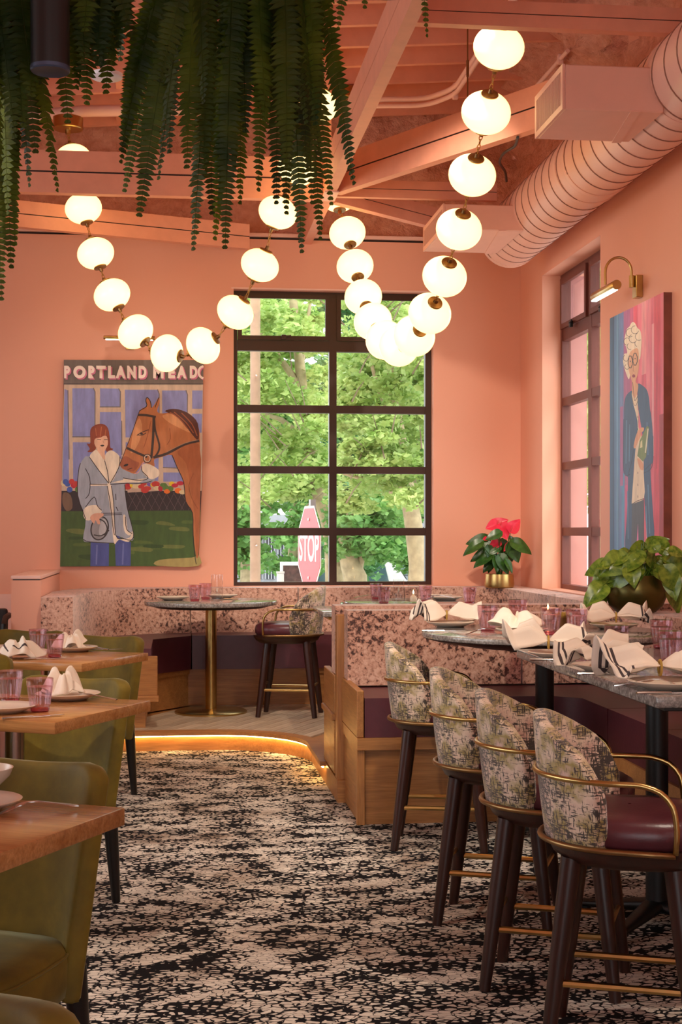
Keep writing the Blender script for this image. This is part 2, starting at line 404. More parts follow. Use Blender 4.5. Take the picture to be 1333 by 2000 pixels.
# ceiling deck with joists (parts)
sl = 0.07
def cz(x): return 4.90 + sl*(x - 1.1)
b = MB(); b.add([(-7,-4,cz(-7)+.25),(3.2,-4,cz(3.2)+.25),(3.2,12.2,cz(3.2)+.25),(-7,12.2,cz(-7)+.25),
                 (-7,-4,cz(-7)+.45),(3.2,-4,cz(3.2)+.45),(3.2,12.2,cz(3.2)+.45),(-7,12.2,cz(-7)+.45)],
                [(0,3,2,1),(4,5,6,7),(0,1,5,4),(1,2,6,5),(2,3,7,6),(3,0,4,7)])
ceiling = struct(b.build('ceiling', M['pink_beam'], smooth=0))
b = MB(); x0, x1 = -4.5, 2.9
b.add([(x0,-.022,cz(x0)),(x1,-.022,cz(x1)),(x1,.022,cz(x1)),(x0,.022,cz(x0)),(x0,-.022,cz(x0)+.26),(x1,-.022,cz(x1)+.26),(x1,.022,cz(x1)+.26),(x0,.022,cz(x0)+.26)],
      [(0,3,2,1),(4,5,6,7),(0,1,5,4),(1,2,6,5),(2,3,7,6),(3,0,4,7)])
jm = b.mesh('joist', [M['pink_beam']], 0)
for k in range(19):
    o = bpy.data.objects.new('joist', jm); C.objects.link(o); o.parent = ceiling; o.location = (0, 11.72 - 0.43*k, 0)
# short blocking pieces between joists
b = MB().box(-.025, .025, 0, .386, .02, .26); bm_ = b.mesh('blocking', [M['pink_beam']], 0)
for (px, py, k) in [(232, 205, 4), (232, 240, 2), (188, 60, 8), (232, 265, 0), (600, 75, 6), (648, 75, 6), (210, 90, 7)]:
    Y = 11.742 - 0.43*(k+1); x, z = WY(px, py, Y + .2)
    o = bpy.data.objects.new('blocking', bm_); C.objects.link(o); o.parent = ceiling; o.location = (x, Y, cz(x))
# ---------------------------------------------------------------- platform with curved edge
PZ = 0.135
ctr = (0.23, 9.25); rr = 0.67
arc = [(0.90, 7.9), (0.90, 8.5)] + [(ctr[0] + rr*math.cos(a), ctr[1] + rr*math.sin(a)) for a in np.linspace(0.12, PI/2, 15)] + [(-0.4, 9.92), (-4.5, 9.92)]
platpoly = arc + [(-4.5, 11.9), (2.92, 11.9), (2.92, 7.9)]
plat = struct(MB().prism(platpoly, 0.0, PZ-.012).build('floor_platform', M['oak'], smooth=0))
plat.name = 'floor_platform'
def offs(poly, d):
    out = []
    for i, p in enumerate(poly):
        a = Vector(poly[max(i-1, 0)]); c = Vector(poly[min(i+1, len(poly)-1)]); t = (c - a).normalized(); n = Vector((t.y, -t.x))
        out.append((p[0] + n.x*d, p[1] + n.y*d))
    return out
def strip(name, poly, d0, d1, z0, z1, mat, parent):
    a = offs(poly, d0); c = offs(poly, d1); b = MB(); n = len(poly)
    vs = [(*p, z0) for p in a] + [(*p, z0) for p in c] + [(*p, z1) for p in a] + [(*p, z1) for p in c]; fs = []
    for i in range(n-1):
        fs += [(i, i+1, n+i+1, n+i), (2*n+i, 3*n+i, 3*n+i+1, 2*n+i+1), (i, 2*n+i, 2*n+i+1, i+1), (n+i, n+i+1, 3*n+i+1, 3*n+i)]
    fs += [(0, n, 3*n, 2*n), (n-1, 3*n-1, 4*n-1, 2*n-1)]
    b.add(vs, fs); return b.build(name, mat, parent, smooth=50)
edge = arc[1:-1] + [(-4.5, 9.92)]
s_ = offs(edge, 1.0)[3]; sgn = 1 if (s_[0] - ctr[0])**2 + (s_[1]-ctr[1])**2 < rr**2 else -1   # towards the carpet side
strip('nosing', edge, -sgn*0.06, sgn*0.035, PZ-.028, PZ, M['oak'], plat)
led = strip('led_strip', edge, sgn*0.012, sgn*0.024, PZ-.036, PZ-.029, M['led'], plat)
# herringbone planks of the platform
pw, pl = 0.085, 0.5
def clip(poly, n, c):            # keep points with n.p >= c
    out = []
    for i in range(len(poly)):
        a, d = poly[i], poly[(i+1) % len(poly)]; fa = n[0]*a[0]+n[1]*a[1]-c; fd = n[0]*d[0]+n[1]*d[1]-c
        if fa >= 0: out.append(a)
        if (fa >= 0) != (fd >= 0):
            t = fa/(fa-fd); out.append((a[0]+t*(d[0]-a[0]), a[1]+t*(d[1]-a[1])))
    return out
npl = 0
def plank(cx, cy, ang):
    global npl
    u = Vector((math.cos(ang), math.sin(ang))); v = Vector((-u.y, u.x)); c = Vector((cx, cy)); g = 0.0018
    poly = [c + u*sx*(pl/2-g) + v*sy*(pw/2-g) for sx, sy in ((-1,-1),(1,-1),(1,1),(-1,1))]; poly = [tuple(p) for p in poly]
    for n, k in (((0, -1), -11.36), ((-1, 0), -1.55), ((1, 0), -0.55)): 
        poly = clip(poly, n, k)
        if len(poly) < 3: return
    # carpet corner: convex rounded rectangle cut away with the tangent half plane
    dx, dy = cx - ctr[0], cy - ctr[1]
    R = rr + 0.055
    if cx > ctr[0] and cy > ctr[1]:
        L = math.hypot(dx, dy); n = (dx/L, dy/L); poly = clip(poly, n, n[0]*ctr[0] + n[1]*ctr[1] + R)
    elif cx <= ctr[0]: poly = clip(poly, (0, 1), ctr[1] + R)
    else: poly = clip(poly, (1, 0), ctr[0] + R)
    if len(poly) < 3: return
    poly = [((p[0]-cx)*u.x + (p[1]-cy)*u.y, (p[0]-cx)*v.x + (p[1]-cy)*v.y) for p in poly]
    o = MB().prism(poly, 0, 0.0115).build('plank', M['plank'], plat, smooth=0, loc=(cx, cy, PZ-.0118), rz=ang); npl += 1
for i in range(-4, 14):          # straight-laid boards running slightly across the room
    for j in range(-4, 8):
        ang = math.radians(62)
        u = Vector((math.cos(ang), math.sin(ang))); v = Vector((-u.y, u.x))
        c = Vector((0.3, 10.3)) + v*(i-6)*pw*1.0 + u*(j*pl + (i % 3)*pl/3 - 1.0)
        plank(c.x, c.y, ang)
# ---------------------------------------------------------------- windows
WF = YB + 0.10
rows = [(582, 666), (687, 792), (807, 911), (925, 1031), (1046, 1144)]
zs = [(WY(650, b_, WF)[1], WY(650, a_, WF)[1]) for a_, b_ in rows]
zs[-1] = (WZ0 + 0.03, zs[-1][1])
win = struct(MB().box(.49, .525, WF, WF+.07, WZ0, WZ1).box(2.118, 2.17, WF, WF+.07, WZ0, WZ1).box(.525, 2.118, WF, WF+.07, WZ1-.05, WZ1)
             .box(.525, 2.118, WF, WF+.07, WZ0, WZ0+.03).build('window_1', M['bronze'], smooth=0))
cols = [(WY(464.5, 800, WF)[0], WY(643.5, 800, WF)[0]), (WY(658, 800, WF)[0], WY(835, 800, WF)[0])]
MB().box(cols[0][1], cols[1][0], WF+.002, WF+.068, WZ0+.03, WZ1-.05).build('mullion', M['bronze'], win, smooth=0)
for r in range(4):
    for (a_, c_) in cols:
        MB().box(a_, c_, WF+.004, WF+.064, zs[r+1][1], zs[r][0]).build('glazing_bar', M['bronze'], win, smooth=0)
for ci, (a_, c_) in enumerate(cols):
    t0, t1 = zs[0]
    f = MB(); e = 0.035
    for q in [(a_, c_, t1-e+.02, t1+.02), (a_, c_, t0-.0, t0+e)]: f.box(q[0], q[1], WF-.016, WF+.003, q[2], q[3])
    f.box(a_, a_+e, WF-.016, WF+.003, t0+e, t1-e+.02); f.box(c_-e, c_, WF-.016, WF+.003, t0+e, t1-e+.02)
    cs = f.build('casement_frame', M['bronze'], win, smooth=0)
    hm = MB().rbox(-.02, .02, -.03, -.008, -.012, .03, .004, 2); hm.bar((0, -.03, .015), (.06, -.034, .022), .012, .01)
    hm.build('window_handle', M['bronze'], cs, loc=((a_+c_)/2, WF-.008, t0+.012))
    for (z0, z1) in zs:
        MB().box(a_-.005, c_+.005, WF+.03, WF+.036, z0-.004, z1+.004).build('pane', M['pane'], win, smooth=0)
# reveal lining, and a pale strip painted as the reveal's lit edge
struct(MB().box(.47, 2.19, YB-.006, YB+.0, WZ1, WZ1+.012).build('lit_edge_strip', M['pink_lt'], smooth=0))
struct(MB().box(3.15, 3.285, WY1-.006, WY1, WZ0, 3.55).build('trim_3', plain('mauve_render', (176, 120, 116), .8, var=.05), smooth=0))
XF = XR + 0.15
win2 = struct(MB().box(XF, XF+.07, WY1-.05, WY1, WZ0, 3.55).box(XF, XF+.07, WY0, WY0+.05, WZ0, 3.55).box(XF, XF+.07, WY0+.05, WY1-.05, 3.50, 3.55)
              .box(XF, XF+.07, WY0+.05, WY1-.05, WZ0, WZ0+.035).build('window_2', M['brown_fr'], smooth=0))
cols2 = [(9.66, 10.33), (10.42, 11.13)]
MB().box(XF+.002, XF+.066, 10.33, 10.42, WZ0+.035, 3.5).build('mullion', M['brown_fr'], win2, smooth=0)
for r in range(4):
    for (a_, c_) in cols2: MB().box(XF+.004, XF+.062, a_, c_, zs[r+1][1], zs[r][0]).build('glazing_bar', M['brown_fr'], win2, smooth=0)
for (a_, c_) in cols2:
    f = MB(); e = 0.04; t0, t1 = zs[0]; t1 += .03
    f.box(XF-.018, XF+.003, a_, c_, t1-e, t1+.01).box(XF-.018, XF+.003, a_, c_, t0, t0+e).box(XF-.018, XF+.003, a_, a_+e, t0+e, t1-e).box(XF-.018, XF+.003, c_-e, c_, t0+e, t1-e)
    cs = f.build('casement_frame', M['brown_fr'], win2, smooth=0)
    hm = MB().rbox(-.035, -.01, -.02, .02, -.02, .03, .004, 2); hm.bar((-.034, 0, .015), (-.036, -.07, .025), .012, .012)
    hm.build('window_handle', M['black'], cs, loc=(XF-.008, (a_+c_)/2, t0-.01))
    for (z0, z1) in zs:
        MB().box(XF+.03, XF+.036, a_-.004, c_+.004, z0-.004, z1+.004).build('pane', M['pane'], win2, smooth=0)
# ---------------------------------------------------------------- painted roof timbers
ZB = 3.90
def timber(name, label, p0, p1, h, w, gap=True, cat='beam'):
    """two planks with a dark slot between them, bottom at ZB"""
    t = thing(name, label, cat, p0)
    v = Vector(p1) - Vector(p0)
    hh = h*0.48
    for zz in (hh/2, h-hh/2): MB().bar((0,0,zz), (v.x, v.y, v.z+zz), w, hh).build('plank', M['pink_beam'], t, smooth=0)
    MB().bar((0,0,h/2), (v.x, v.y, v.z+h/2), w*.8, h*.08).build('slot', M['black'], t, smooth=0)
    return t
t = thing('ceiling_beam', 'long pink ridge beam running away over the room with a white lit underside', 'beam', (1.10, 0, ZB))
MB().box(-.034, .037, 3.5, 11.99, 0, .135).build('plank', M['pink_beam'], t, smooth=0)
MB().box(-.034, .037, 3.5, 11.99, .139, .275).build('plank', M['pink_beam'], t, smooth=0)
MB().box(-.05, .05, 10.0, 10.28, -.012, -.001).build('joint_plate', M['pink_lt'], t, smooth=0)
timber('tie_beam', 'wide horizontal pink beam crossing left behind the ferns', (1.062, 10.33, ZB), (-4.0, 10.33, ZB), .30, .08)
timber('tie_beam', 'thin pink slotted rail running level right to the round duct', (1.14, 10.28, ZB+.02), (2.34, 10.28, ZB+.02), .125, .05)
timber('tie_beam', 'nearest dark pink slotted rail at the top right of the picture', (1.145, 7.12, ZB+.155), (2.8, 7.12, ZB+.155), .13, .06)
timber('brace_beam', 'pink diagonal brace rising right toward the camera from the beam joint', (1.15, 10.12, ZB), (2.33, 8.05, ZB), .26, .07)
timber('brace_beam', 'short mauve diagonal brace falling right behind the far duct outlet', (1.15, 10.38, ZB), (2.1, 11.22, ZB), .16, .07)
timber('brace_beam', 'pink diagonal brace ending free before the back wall at left', (-2.6, 10.58, 3.815), (.6, 11.74, 3.815), .20, .07)
pz = thing('king_post', 'upright pink post standing on the ridge beam behind the ferns', 'post', (1.1, 10.35, ZB+.3))
MB().box(-.075, .03, -.04, .04, 0, .88).build('post', M['pink_beam'], pz, smooth=0)
MB().box(-.11, .07, -.05, -.041, -.0, .09).build('strap', M['pink_lt'], pz, smooth=0)
# conduits on the joists
def pipe(name, label, pts, r, clips=()):
    o = thing(name, label, 'pipe', pts[0]); p0 = Vector(pts[0])
    MB().tube([Vector(p)-p0 for p in pts], r, 10).build('pipe_run', M['pink_lt'], o, smooth=60)
    for p in clips: MB().rbox(-.02, .02, -.02, .02, -.035, .035, .006, 2).build('pipe_clip', M['pink_lt'], o, loc=tuple(Vector(p)-p0))
    return o
def cpts(seq, Yfun, dz=0.0):
    out = []
    for (px, py, d) in seq: q = D(px, py, d); out.append((q.x, q.y, q.z + dz))
    return out
def rnd_corner(pts, k=6):
    pts = [Vector(p) for p in pts]; out = [pts[0]]
    for i in range(1, len(pts)-1):
        a, b, c = pts[i-1], pts[i], pts[i+1]
        L = min((b-a).length, (c-b).length)*0.4
        p, q = b + (a-b).normalized()*L, b + (c-b).normalized()*L
        for t in np.linspace(0, 1, k): out.append((1-t)**2*p + 2*t*(1-t)*b + t*t*q)
    out.append(pts[-1]); return out
for dy, nm in ((0, 'upper white conduit bending from level to rising under the joists'), (13, 'lower white conduit running beside its twin under the joists')):
    pts = cpts([(560, 196+dy, 11.0), (835, 193+dy, 10.95), (890, 172+dy, 10.7), (962, 62+dy, 9.6), (1015, -30+dy, 8.9)], 0)
    pipe('conduit', nm, rnd_corner(pts), 0.022 if dy == 0 else .018, [pts[2], pts[3]])
pts = cpts([(1042, 176, 10.6), (1095, 116, 10.1), (1110, 99, 9.95)], 0); pipe('conduit', 'slim pink conduit rising right between ridge lamp and duct', pts, .016, [pts[1]])
pts = cpts([(55, 226, 11.0), (160, 217, 10.95), (400, 214, 10.9)], 0); pipe('conduit', 'thick pink pipe above the brass ceiling rose at left', pts, .045)
o = MB().tube(rnd_corner(cpts([(1012, 268, 8.66), (1008, 285, 8.9), (982, 300, 9.3), (975, 318, 9.7), (988, 335, 10.1), (990, 354, 10.37)], 0)), .009, 8).build('cable', M['black'], smooth=60)
tag(o, 'loose black cable hanging in an S below the diagonal brace', 'cable')
o = MB().tube([D(914, 35, 9.7), D(914, 190, 9.7)], .005, 8).tube([D(914, 118, 9.7), D(914, 150, 9.7)], .010, 8).build('hanger_rod', M['antbrass'], smooth=60)
tag(o, 'thin metal hanger rod with turnbuckle beside the white conduits', 'rod')
# ---------------------------------------------------------------- spiral duct
DX, DZ, DR = 2.60, 3.80, 0.232
duct = thing('spiral_duct', 'large round pink spiral air duct along the right wall', 'duct', (DX, 0, DZ))
MB().lathe([(DR, 0), (DR, 6.2)], 48, M=Matrix.Rotation(-PI/2, 3, 'X'), c=(0, 4.75, 0)).build('duct_pipe', M['pink_metal'], duct, smooth=60)
prof = []
for k in range(6): pass
b = MB()
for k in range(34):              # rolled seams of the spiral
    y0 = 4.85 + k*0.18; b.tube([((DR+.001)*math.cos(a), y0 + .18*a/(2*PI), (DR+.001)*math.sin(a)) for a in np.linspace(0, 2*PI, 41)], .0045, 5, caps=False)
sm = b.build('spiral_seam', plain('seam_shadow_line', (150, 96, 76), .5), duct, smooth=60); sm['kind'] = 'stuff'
MB().lathe([(DR, 0), (DR*.985, .03), (DR*.9, .05), (0, .055)], 48, M=Matrix.Rotation(-PI/2, 3, 'X'), c=(0, 10.95, 0)).build('end_cap', M['pink_metal'], duct, smooth=40)
for yb in (8.55, 8.75, 7.0, 10.9):
    MB().lathe([(DR+.004, 0), (DR+.006, .01), (DR+.006, .05), (DR+.004, .06)], 48, M=Matrix.Rotation(-PI/2, 3, 'X'), c=(0, yb, 0)).build('joint_band', M['pink_metal'], duct, smooth=40)
def outlet(y0, y1, x0, z0, z1, label):
    t = thing('duct_outlet', label, 'air vent', ((x0+2.42)/2, y0, z0)); cx = (x0+2.42)/2
    MB().rbox(x0-cx, 2.44-cx, 0, y1-y0, 0, z1-z0, .006, 1).build('box', M['pink_metal'], t, smooth=0)
    fr = MB(); L = x0-cx
    fr.box(L-.012, L, 0, y1-y0, 0, .03).box(L-.012, L, 0, y1-y0, z1-z0-.03, z1-z0).box(L-.012, L, 0, .03, .03, z1-z0-.03).box(L-.012, L, y1-y0-.03, y1-y0, .03, z1-z0-.03)
    fr.build('grille_frame', M['pink_metal'], t, smooth=0)
    MB().box(L-.004, L-.001, .03, y1-y0-.03, .03, z1-z0-.03).build('grille_back', plain('grille_dark', (120, 66, 48), .6), t, smooth=0)
    n = 18
    for k in range(n):
        yy = .03 + (y1-y0-.06)*(k+.5)/n
        MB().box(L-.011, L-.004, yy-.004, yy+.004, .03, z1-z0-.03).build('louvre', M['pink_metal'], t, smooth=0)
    fl = MB().bar((2.42-cx-.13, -.01, -.002), (2.42-cx-.05, y1-y0+.01, -.002), .05, .004); fl.build('mounting_flange', M['pink_metal'], t, smooth=0)
    return t
outlet(6.95, 7.50, 1.93, 3.605, 3.83, 'nearer square pink duct outlet with grille, below the top right rail')
outlet(9.87, 10.68, 1.88, 3.62, 3.80, 'farther pink duct outlet by the back wall corner')
for (px, y0, y1) in ((1220, -20, 128), (1214, 20, 128)):
    pass
# ================================================================ STREET OUTSIDE
GZ = -1.05
struct(MB().box(-40, 60, 12.2, 90, GZ-.3, GZ).build('ground_street', plain('pale_asphalt', (176, 172, 168), .9, var=.08, vs_=2), smooth=0))
struct(MB().box(-40, 60, 12.6, 15.5, GZ, GZ+.12).build('ground_sidewalk', plain('pale_concrete', (206, 202, 196), .85, var=.06, vs_=3), smooth=0))
M['bark'] = plain('pale_bark', (168, 150, 118), .9, var=.25, vs_=9, bmp=.5, bs=30)
M['leaf1'] = leafmat('lime_maple_leaf', (140, 178, 84), (214, 228, 150), .45, .5)
M['leaf2'] = leafmat('mid_green_leaf', (84, 140, 66), (148, 190, 108), .4, .5)
M['leaf3'] = leafmat('deep_green_leaf', (56, 112, 64), (112, 160, 98), .35, .5)
M['twig'] = plain('twig_bark', (104, 92, 70), .9)
def foliage(clumps, n, size, seed, flat=0.5):
    r = np.random.RandomState(seed); v = []; f = []
    for (cx, cy, cz_, R) in clumps:
        for _ in range(n):
            q = r.normal(size=3); q /= np.linalg.norm(q); rad = R*(r.rand()**0.5)
            c = Vector((cx + q[0]*rad, cy + q[1]*rad, cz_ + q[2]*rad*flat))
            a = Vector(r.normal(size=3)); a.z *= .35; a.normalize(); s = size*(.6 + .8*r.rand())
            bb = a.cross(Vector(r.normal(size=3))).normalized()*s*.30; a = a*s*.5
            o = len(v); v += [c-a, c+bb-a*.1, c+a, c-bb-a*.1]; f.append((o, o+1, o+2, o+3))
    b = MB(); b.add(v, f); return b
def tree(label, base, trunk, branches, clumps, mat, size, n, seed, r0=.16, flat=.45, group=None):
    t = thing('street_tree', label, 'tree', base); B = Vector(base)
    tp = [Vector(p)-B for p in trunk]
    MB().tube(tp, [r0*(1-.6*i/(len(tp)-1)) for i in range(len(tp))], 10).build('trunk', M['bark'], t, smooth=60)
    for br in branches:
        bp = [Vector(p)-B for p in br]
        MB().tube(bp, [r0*.42*(1-.75*i/(len(bp)-1)) for i in range(len(bp))], 6).build('branch', M['bark'], t, smooth=60)
    cl = [(c[0]-B.x, c[1]-B.y, c[2]-B.z, c[3]) for c in clumps]
    o = foliage(cl, n, size, seed, flat).build('foliage', mat, t, smooth=0); o['kind'] = 'stuff'
    return t
rt = random.Random(11)
def clumps(pxr, pyr, dr, k, R):
    out = []
    for _ in range(k):
        q = D(rt.uniform(*pxr), rt.uniform(*pyr), rt.uniform(*dr)); out.append((q.x, q.y, q.z, rt.uniform(.6, 1.2)*R))
    return out
def gb(px, d): x, y = A(px, d); return (x, y, GZ)
# right-hand tree with leaning trunk
d = 16.8
tr = [gb(815, d), tuple(D(818, 1100, d)), tuple(D(806, 1010, d)), tuple(D(790, 930, d)), tuple(D(775, 820, d)), tuple(D(760, 640, d)), tuple(D(750, 480, d))]
brs = [[tuple(D(790, 930, d)), tuple(D(740, 860, d)), tuple(D(690, 800, d)), tuple(D(660, 780, d))], [tuple(D(780, 840, d)), tuple(D(740, 760, d)), tuple(D(720, 690, d))],
       [tuple(D(800, 980, d)), tuple(D(730, 940, d)), tuple(D(670, 925, d))], [tuple(D(770, 780, d)), tuple(D(805, 700, d)), tuple(D(822, 640, d))],
       [tuple(D(776, 830, d)), tuple(D(768, 740, d)), tuple(D(774, 650, d))]]
tree('lime green street tree with leaning trunk behind the right half of the window', tr[0], tr, brs,
     clumps((668, 850), (560, 990), (15.6, 17.6), 110, .30), M['leaf1'], .085, 210, 1, .13)
# low-crowned tree with a thick pale trunk, lower middle of the window
d = 20
tr = [gb(694, d), tuple(D(694, 1125, d)), tuple(D(684, 1100, d)), tuple(D(674, 1060, d)), tuple(D(690, 1000, d))]
tree('bushy dark leaved tree with stout pale trunk low in the right window panes', tr[0], tr, [[tuple(D(696, 1125, d)), tuple(D(706, 1090, d)), tuple(D(712, 1040, d))]],
     clumps((665, 770), (975, 1085), (19.3, 21), 55, .34), M['leaf2'], .12, 130, 2, .2)
# left tree
d = 21
tr = [gb(660, d), tuple(D(652, 1060, d)), tuple(D(640, 1010, d)), tuple(D(622, 960, d)), tuple(D(600, 860, d)), tuple(D(585, 700, d)), tuple(D(570, 560, d))]
brs = [[tuple(D(622, 960, d)), tuple(D(580, 945, d)), tuple(D(540, 940, d))], [tuple(D(590, 760, d)), tuple(D(540, 690, d)), tuple(D(500, 640, d))],
       [tuple(D(585, 720, d)), tuple(D(600, 640, d)), tuple(D(608, 580, d))], [tuple(D(598, 860, d)), tuple(D(550, 820, d)), tuple(D(490, 800, d))]]
tree('tall maple spreading over the left half of the window behind the stop sign', tr[0], tr, brs,
     clumps((445, 650), (540, 985), (19.5, 22.5), 110, .36), M['leaf1'], .10, 200, 3, .15)
rw = random.Random(77)
for tr_name, dd, px0, px1, n_ in (('street_tree', 15.5, 672, 840, 16), ('street_tree.002', 19.3, 455, 640, 16)):
    tt = bpy.data.objects[tr_name]; o0 = Vector(tt.location)
    for k in range(n_):
        x0, y0 = rw.uniform(px0, px1), rw.uniform(600, 1000); L = rw.uniform(40, 110); a = rw.uniform(-2.6, -.6)
        pts = [D(x0, y0, dd) - o0, D(x0 + L*.5*math.cos(a), y0 + L*.5*math.sin(a) - 4, dd + rw.uniform(-.3, .3)) - o0, D(x0 + L*math.cos(a), y0 + L*math.sin(a), dd + rw.uniform(-.3, .3)) - o0]
        MB().tube(pts, [.010, .007, .004], 5).build('branch', M['twig'], tt, smooth=60)
# distant masses
for i, (px0, px1, py0, py1, d0, d1, lab, mt, k) in enumerate([
    (450, 520, 545, 1115, 29, 31, 'hazy green tree down the street behind the utility pole', 'leaf2', 75),
    (540, 610, 545, 1110, 36, 38, 'pale green tree far down the street behind the stop sign', 'leaf2', 80),
    (655, 725, 545, 1115, 29, 31, 'deep green tree filling the far view right of the mullion', 'leaf3', 75),
    (760, 860, 545, 1110, 36, 38, 'mid green tree at the far right edge of the street view', 'leaf2', 90)]):
    dm = (d0+d1)/2; b0 = gb((px0+px1)/2, dm)
    tree(lab, b0, [b0, tuple(D((px0+px1)/2, 1000, dm)), tuple(D((px0+px1)/2+5, 800, dm))], [], clumps((px0, px1), (py0, py1), (d0, d1), k, .62), M[mt], .20, 130, 20+i, .2)
# vine covered tree seen through the side window, and its neighbour
cl = []
for _ in range(60):
    q = D(rt.uniform(1140, 1215), rt.uniform(520, 1010), rt.uniform(20, 24)); cl.append((q.x, q.y, q.z, .5))
tree('yellow green leafy tree seen through the side window', gb(1165, 22), [gb(1165, 22), tuple(D(1165, 900, 22)), tuple(D(1160, 640, 22))], [], cl, M['leaf1'], .16, 90, 40, .15)
# far storefront buildings
M['facade'] = plain('grey_facade', (148, 150, 156), .8); M['darkglass'] = plain('dark_shop_glass', (44, 52, 60), .15)
def storefront(label, px0, px1, ytop, d, n):
    x0, y0 = A(px0, d); x1, y1 = A(px1, d); zt = EYE-(ytop-HY)*d/FPX; L = math.hypot(x1-x0, y1-y0)
    t = thing('storefront', label, 'building', (x0, y0, GZ), math.atan2(y1-y0, x1-x0)); h = zt-GZ
    MB().box(0, L, 0, 3, 0, h).build('wall', M['facade'], t, smooth=0)
    for k in range(n):
        a0, a1 = L*(k+.1)/n, L*(k+.9)/n
        wo = MB().box(a0, a1, -.06, 0, h*.12, h*.72).build('shop_window', M['darkglass'], t, smooth=0)
        for q in (0.0, .33, .66, 1.0): MB().box(a0+(a1-a0-.05)*q, a0+(a1-a0-.05)*q+.05, -.1, -.06, h*.12, h*.72).build('window_bar', M['facade'], wo, smooth=0)
    MB().box(-.05, L+.05, -.5, 0, h*.76, h*.86).build('awning', M['black'], t, smooth=0)
    return t
storefront('dark storefront across the street behind the stop sign', 420, 660, 1005, 66, 10)
storefront('dark storefront across the street behind the parked dark car', 700, 900, 1010, 64, 7)
# utility pole
t = thing('utility_pole', 'weathered pale wooden utility pole in the left window panes', 'pole', gb(499, 17))
MB().tube([(0,0,0), (0,0,3), (.0,0,8.5)], [.066, .062, .056], 14).build('shaft', plain('weathered_wood', (168, 140, 118), .9, var=.12, vs_=8, bmp=.3, bs=40), t, smooth=60)
for zz in (1.0, 2.4, 4.4): MB().lathe([(.012, 0), (.012, .02), (0, .024)], 8, M=Matrix.Rotation(PI/2, 3, 'X'), c=(.005, -.075, zz)).build('bolt', M['steel'], t)
# short white post and framed street poster
t = thing('street_post', 'short square white post between utility pole and poster stand', 'post', gb(548, 21))
MB().rbox(-.05, .05, -.05, .05, 0, 1.95, .012, 2).build('post', plain('white_post', (232, 226, 224), .6), t)
MB().box(-.056, .056, -.056, .056, 1.95, 1.98).build('cap', plain('white_post_cap', (212, 206, 204), .6), t, smooth=0)
t = thing('poster_stand', 'white framed poster stand across the street left of the stop sign', 'poster', gb(573, 24), -YAW)
MB().box(-.17, .17, -.02, .02, 1.63, 2.0).build('poster', plain('poster_print', (70, 44, 40), .5, var=.5, vs_=14), t, smooth=0)
MB().box(-.22, .22, -.03, -.0, 2.0, 2.06).box(-.22, .22, -.03, 0, 1.57, 1.63).box(-.22, -.17, -.03, 0, 1.63, 2.0).box(.17, .22, -.03, 0, 1.63, 2.0).build('frame', plain('poster_white', (238, 234, 232), .5), t, smooth=0)
MB().box(-.2, -.16, -.0, .03, 0, 1.6).box(.16, .2, 0, .03, 0, 1.6).build('stand', M['facade'], t, smooth=0)
# stop sign: octagon turned almost edge-on
def textmesh(body, size, ext=0.002, off=0.0, sx=1.0):
    cu = bpy.data.curves.new('lettering', 'FONT'); cu.body = body; cu.size = size; cu.extrude = ext; cu.offset = off
    cu.align_x = 'CENTER'; cu.align_y = 'CENTER'
    o = bpy.data.objects.new('lettering', cu); C.objects.link(o)
    dg = bpy.context.evaluated_depsgraph_get(); me = bpy.data.meshes.new_from_object(o.evaluated_get(dg))
    bpy.data.objects.remove(o); bpy.data.curves.remove(cu); return me
def lettering(body, size, mat, parent, loc, rot, name='lettering', off=0.0, ext=.002, scale=(1,1,1)):
    me = textmesh(body, size, ext, off); me.materials.clear(); me.materials.append(mat)
    o = bpy.data.objects.new(name, me); C.objects.link(o); o.parent = parent; o.location = loc; o.rotation_euler = rot; o.scale = scale
    return o
q = D(605, 1072, 12.75)
t = thing('stop_sign', 'red octagonal stop sign seen nearly edge-on outside the window', 'sign', (q.x, q.y, GZ), -math.radians(80))
R = .381/math.cos(PI/8); zc = q.z - GZ
octo = [(R*math.cos(PI/8 + k*PI/4), zc + R*math.sin(PI/8 + k*PI/4)) for k in range(8)]
def plate(poly, y0, y1):
    b = MB(); n = len(poly); b.add([(x, y0, z) for x, z in poly] + [(x, y1, z) for x, z in poly], [tuple(range(n)), tuple(range(2*n-1, n-1, -1))] + [(i, n+i, n+(i+1) % n, (i+1) % n) for i in range(n)]); return b
plate(octo, -.004, .0).build('border', plain('sign_white', (240, 226, 224), .4), t, smooth=0)
plate([(x*.945, zc + (z-zc)*.945) for x, z in octo], -.0065, -.0042).build('face', plain('sign_red', (206, 60, 70), .4), t, smooth=0)
lettering('STOP', .34, plain('sign_letter_white', (246, 232, 230), .4), t, (0, -.007, zc), (PI/2, 0, 0), off=.008, ext=.001, scale=(.82, 1, 1))
MB().box(-.03, .03, .002, .05, 0, zc + .44).build('post', plain('galvanised', (170, 170, 172), .5, .6), t, smooth=0)
for zz in (.26, -.26): MB().lathe([(.016, 0), (.016, .006), (0, .012)], 10, M=Matrix.Rotation(PI/2, 3, 'X'), c=(0, -.006, zc+zz)).build('bolt', M['steel'], t)
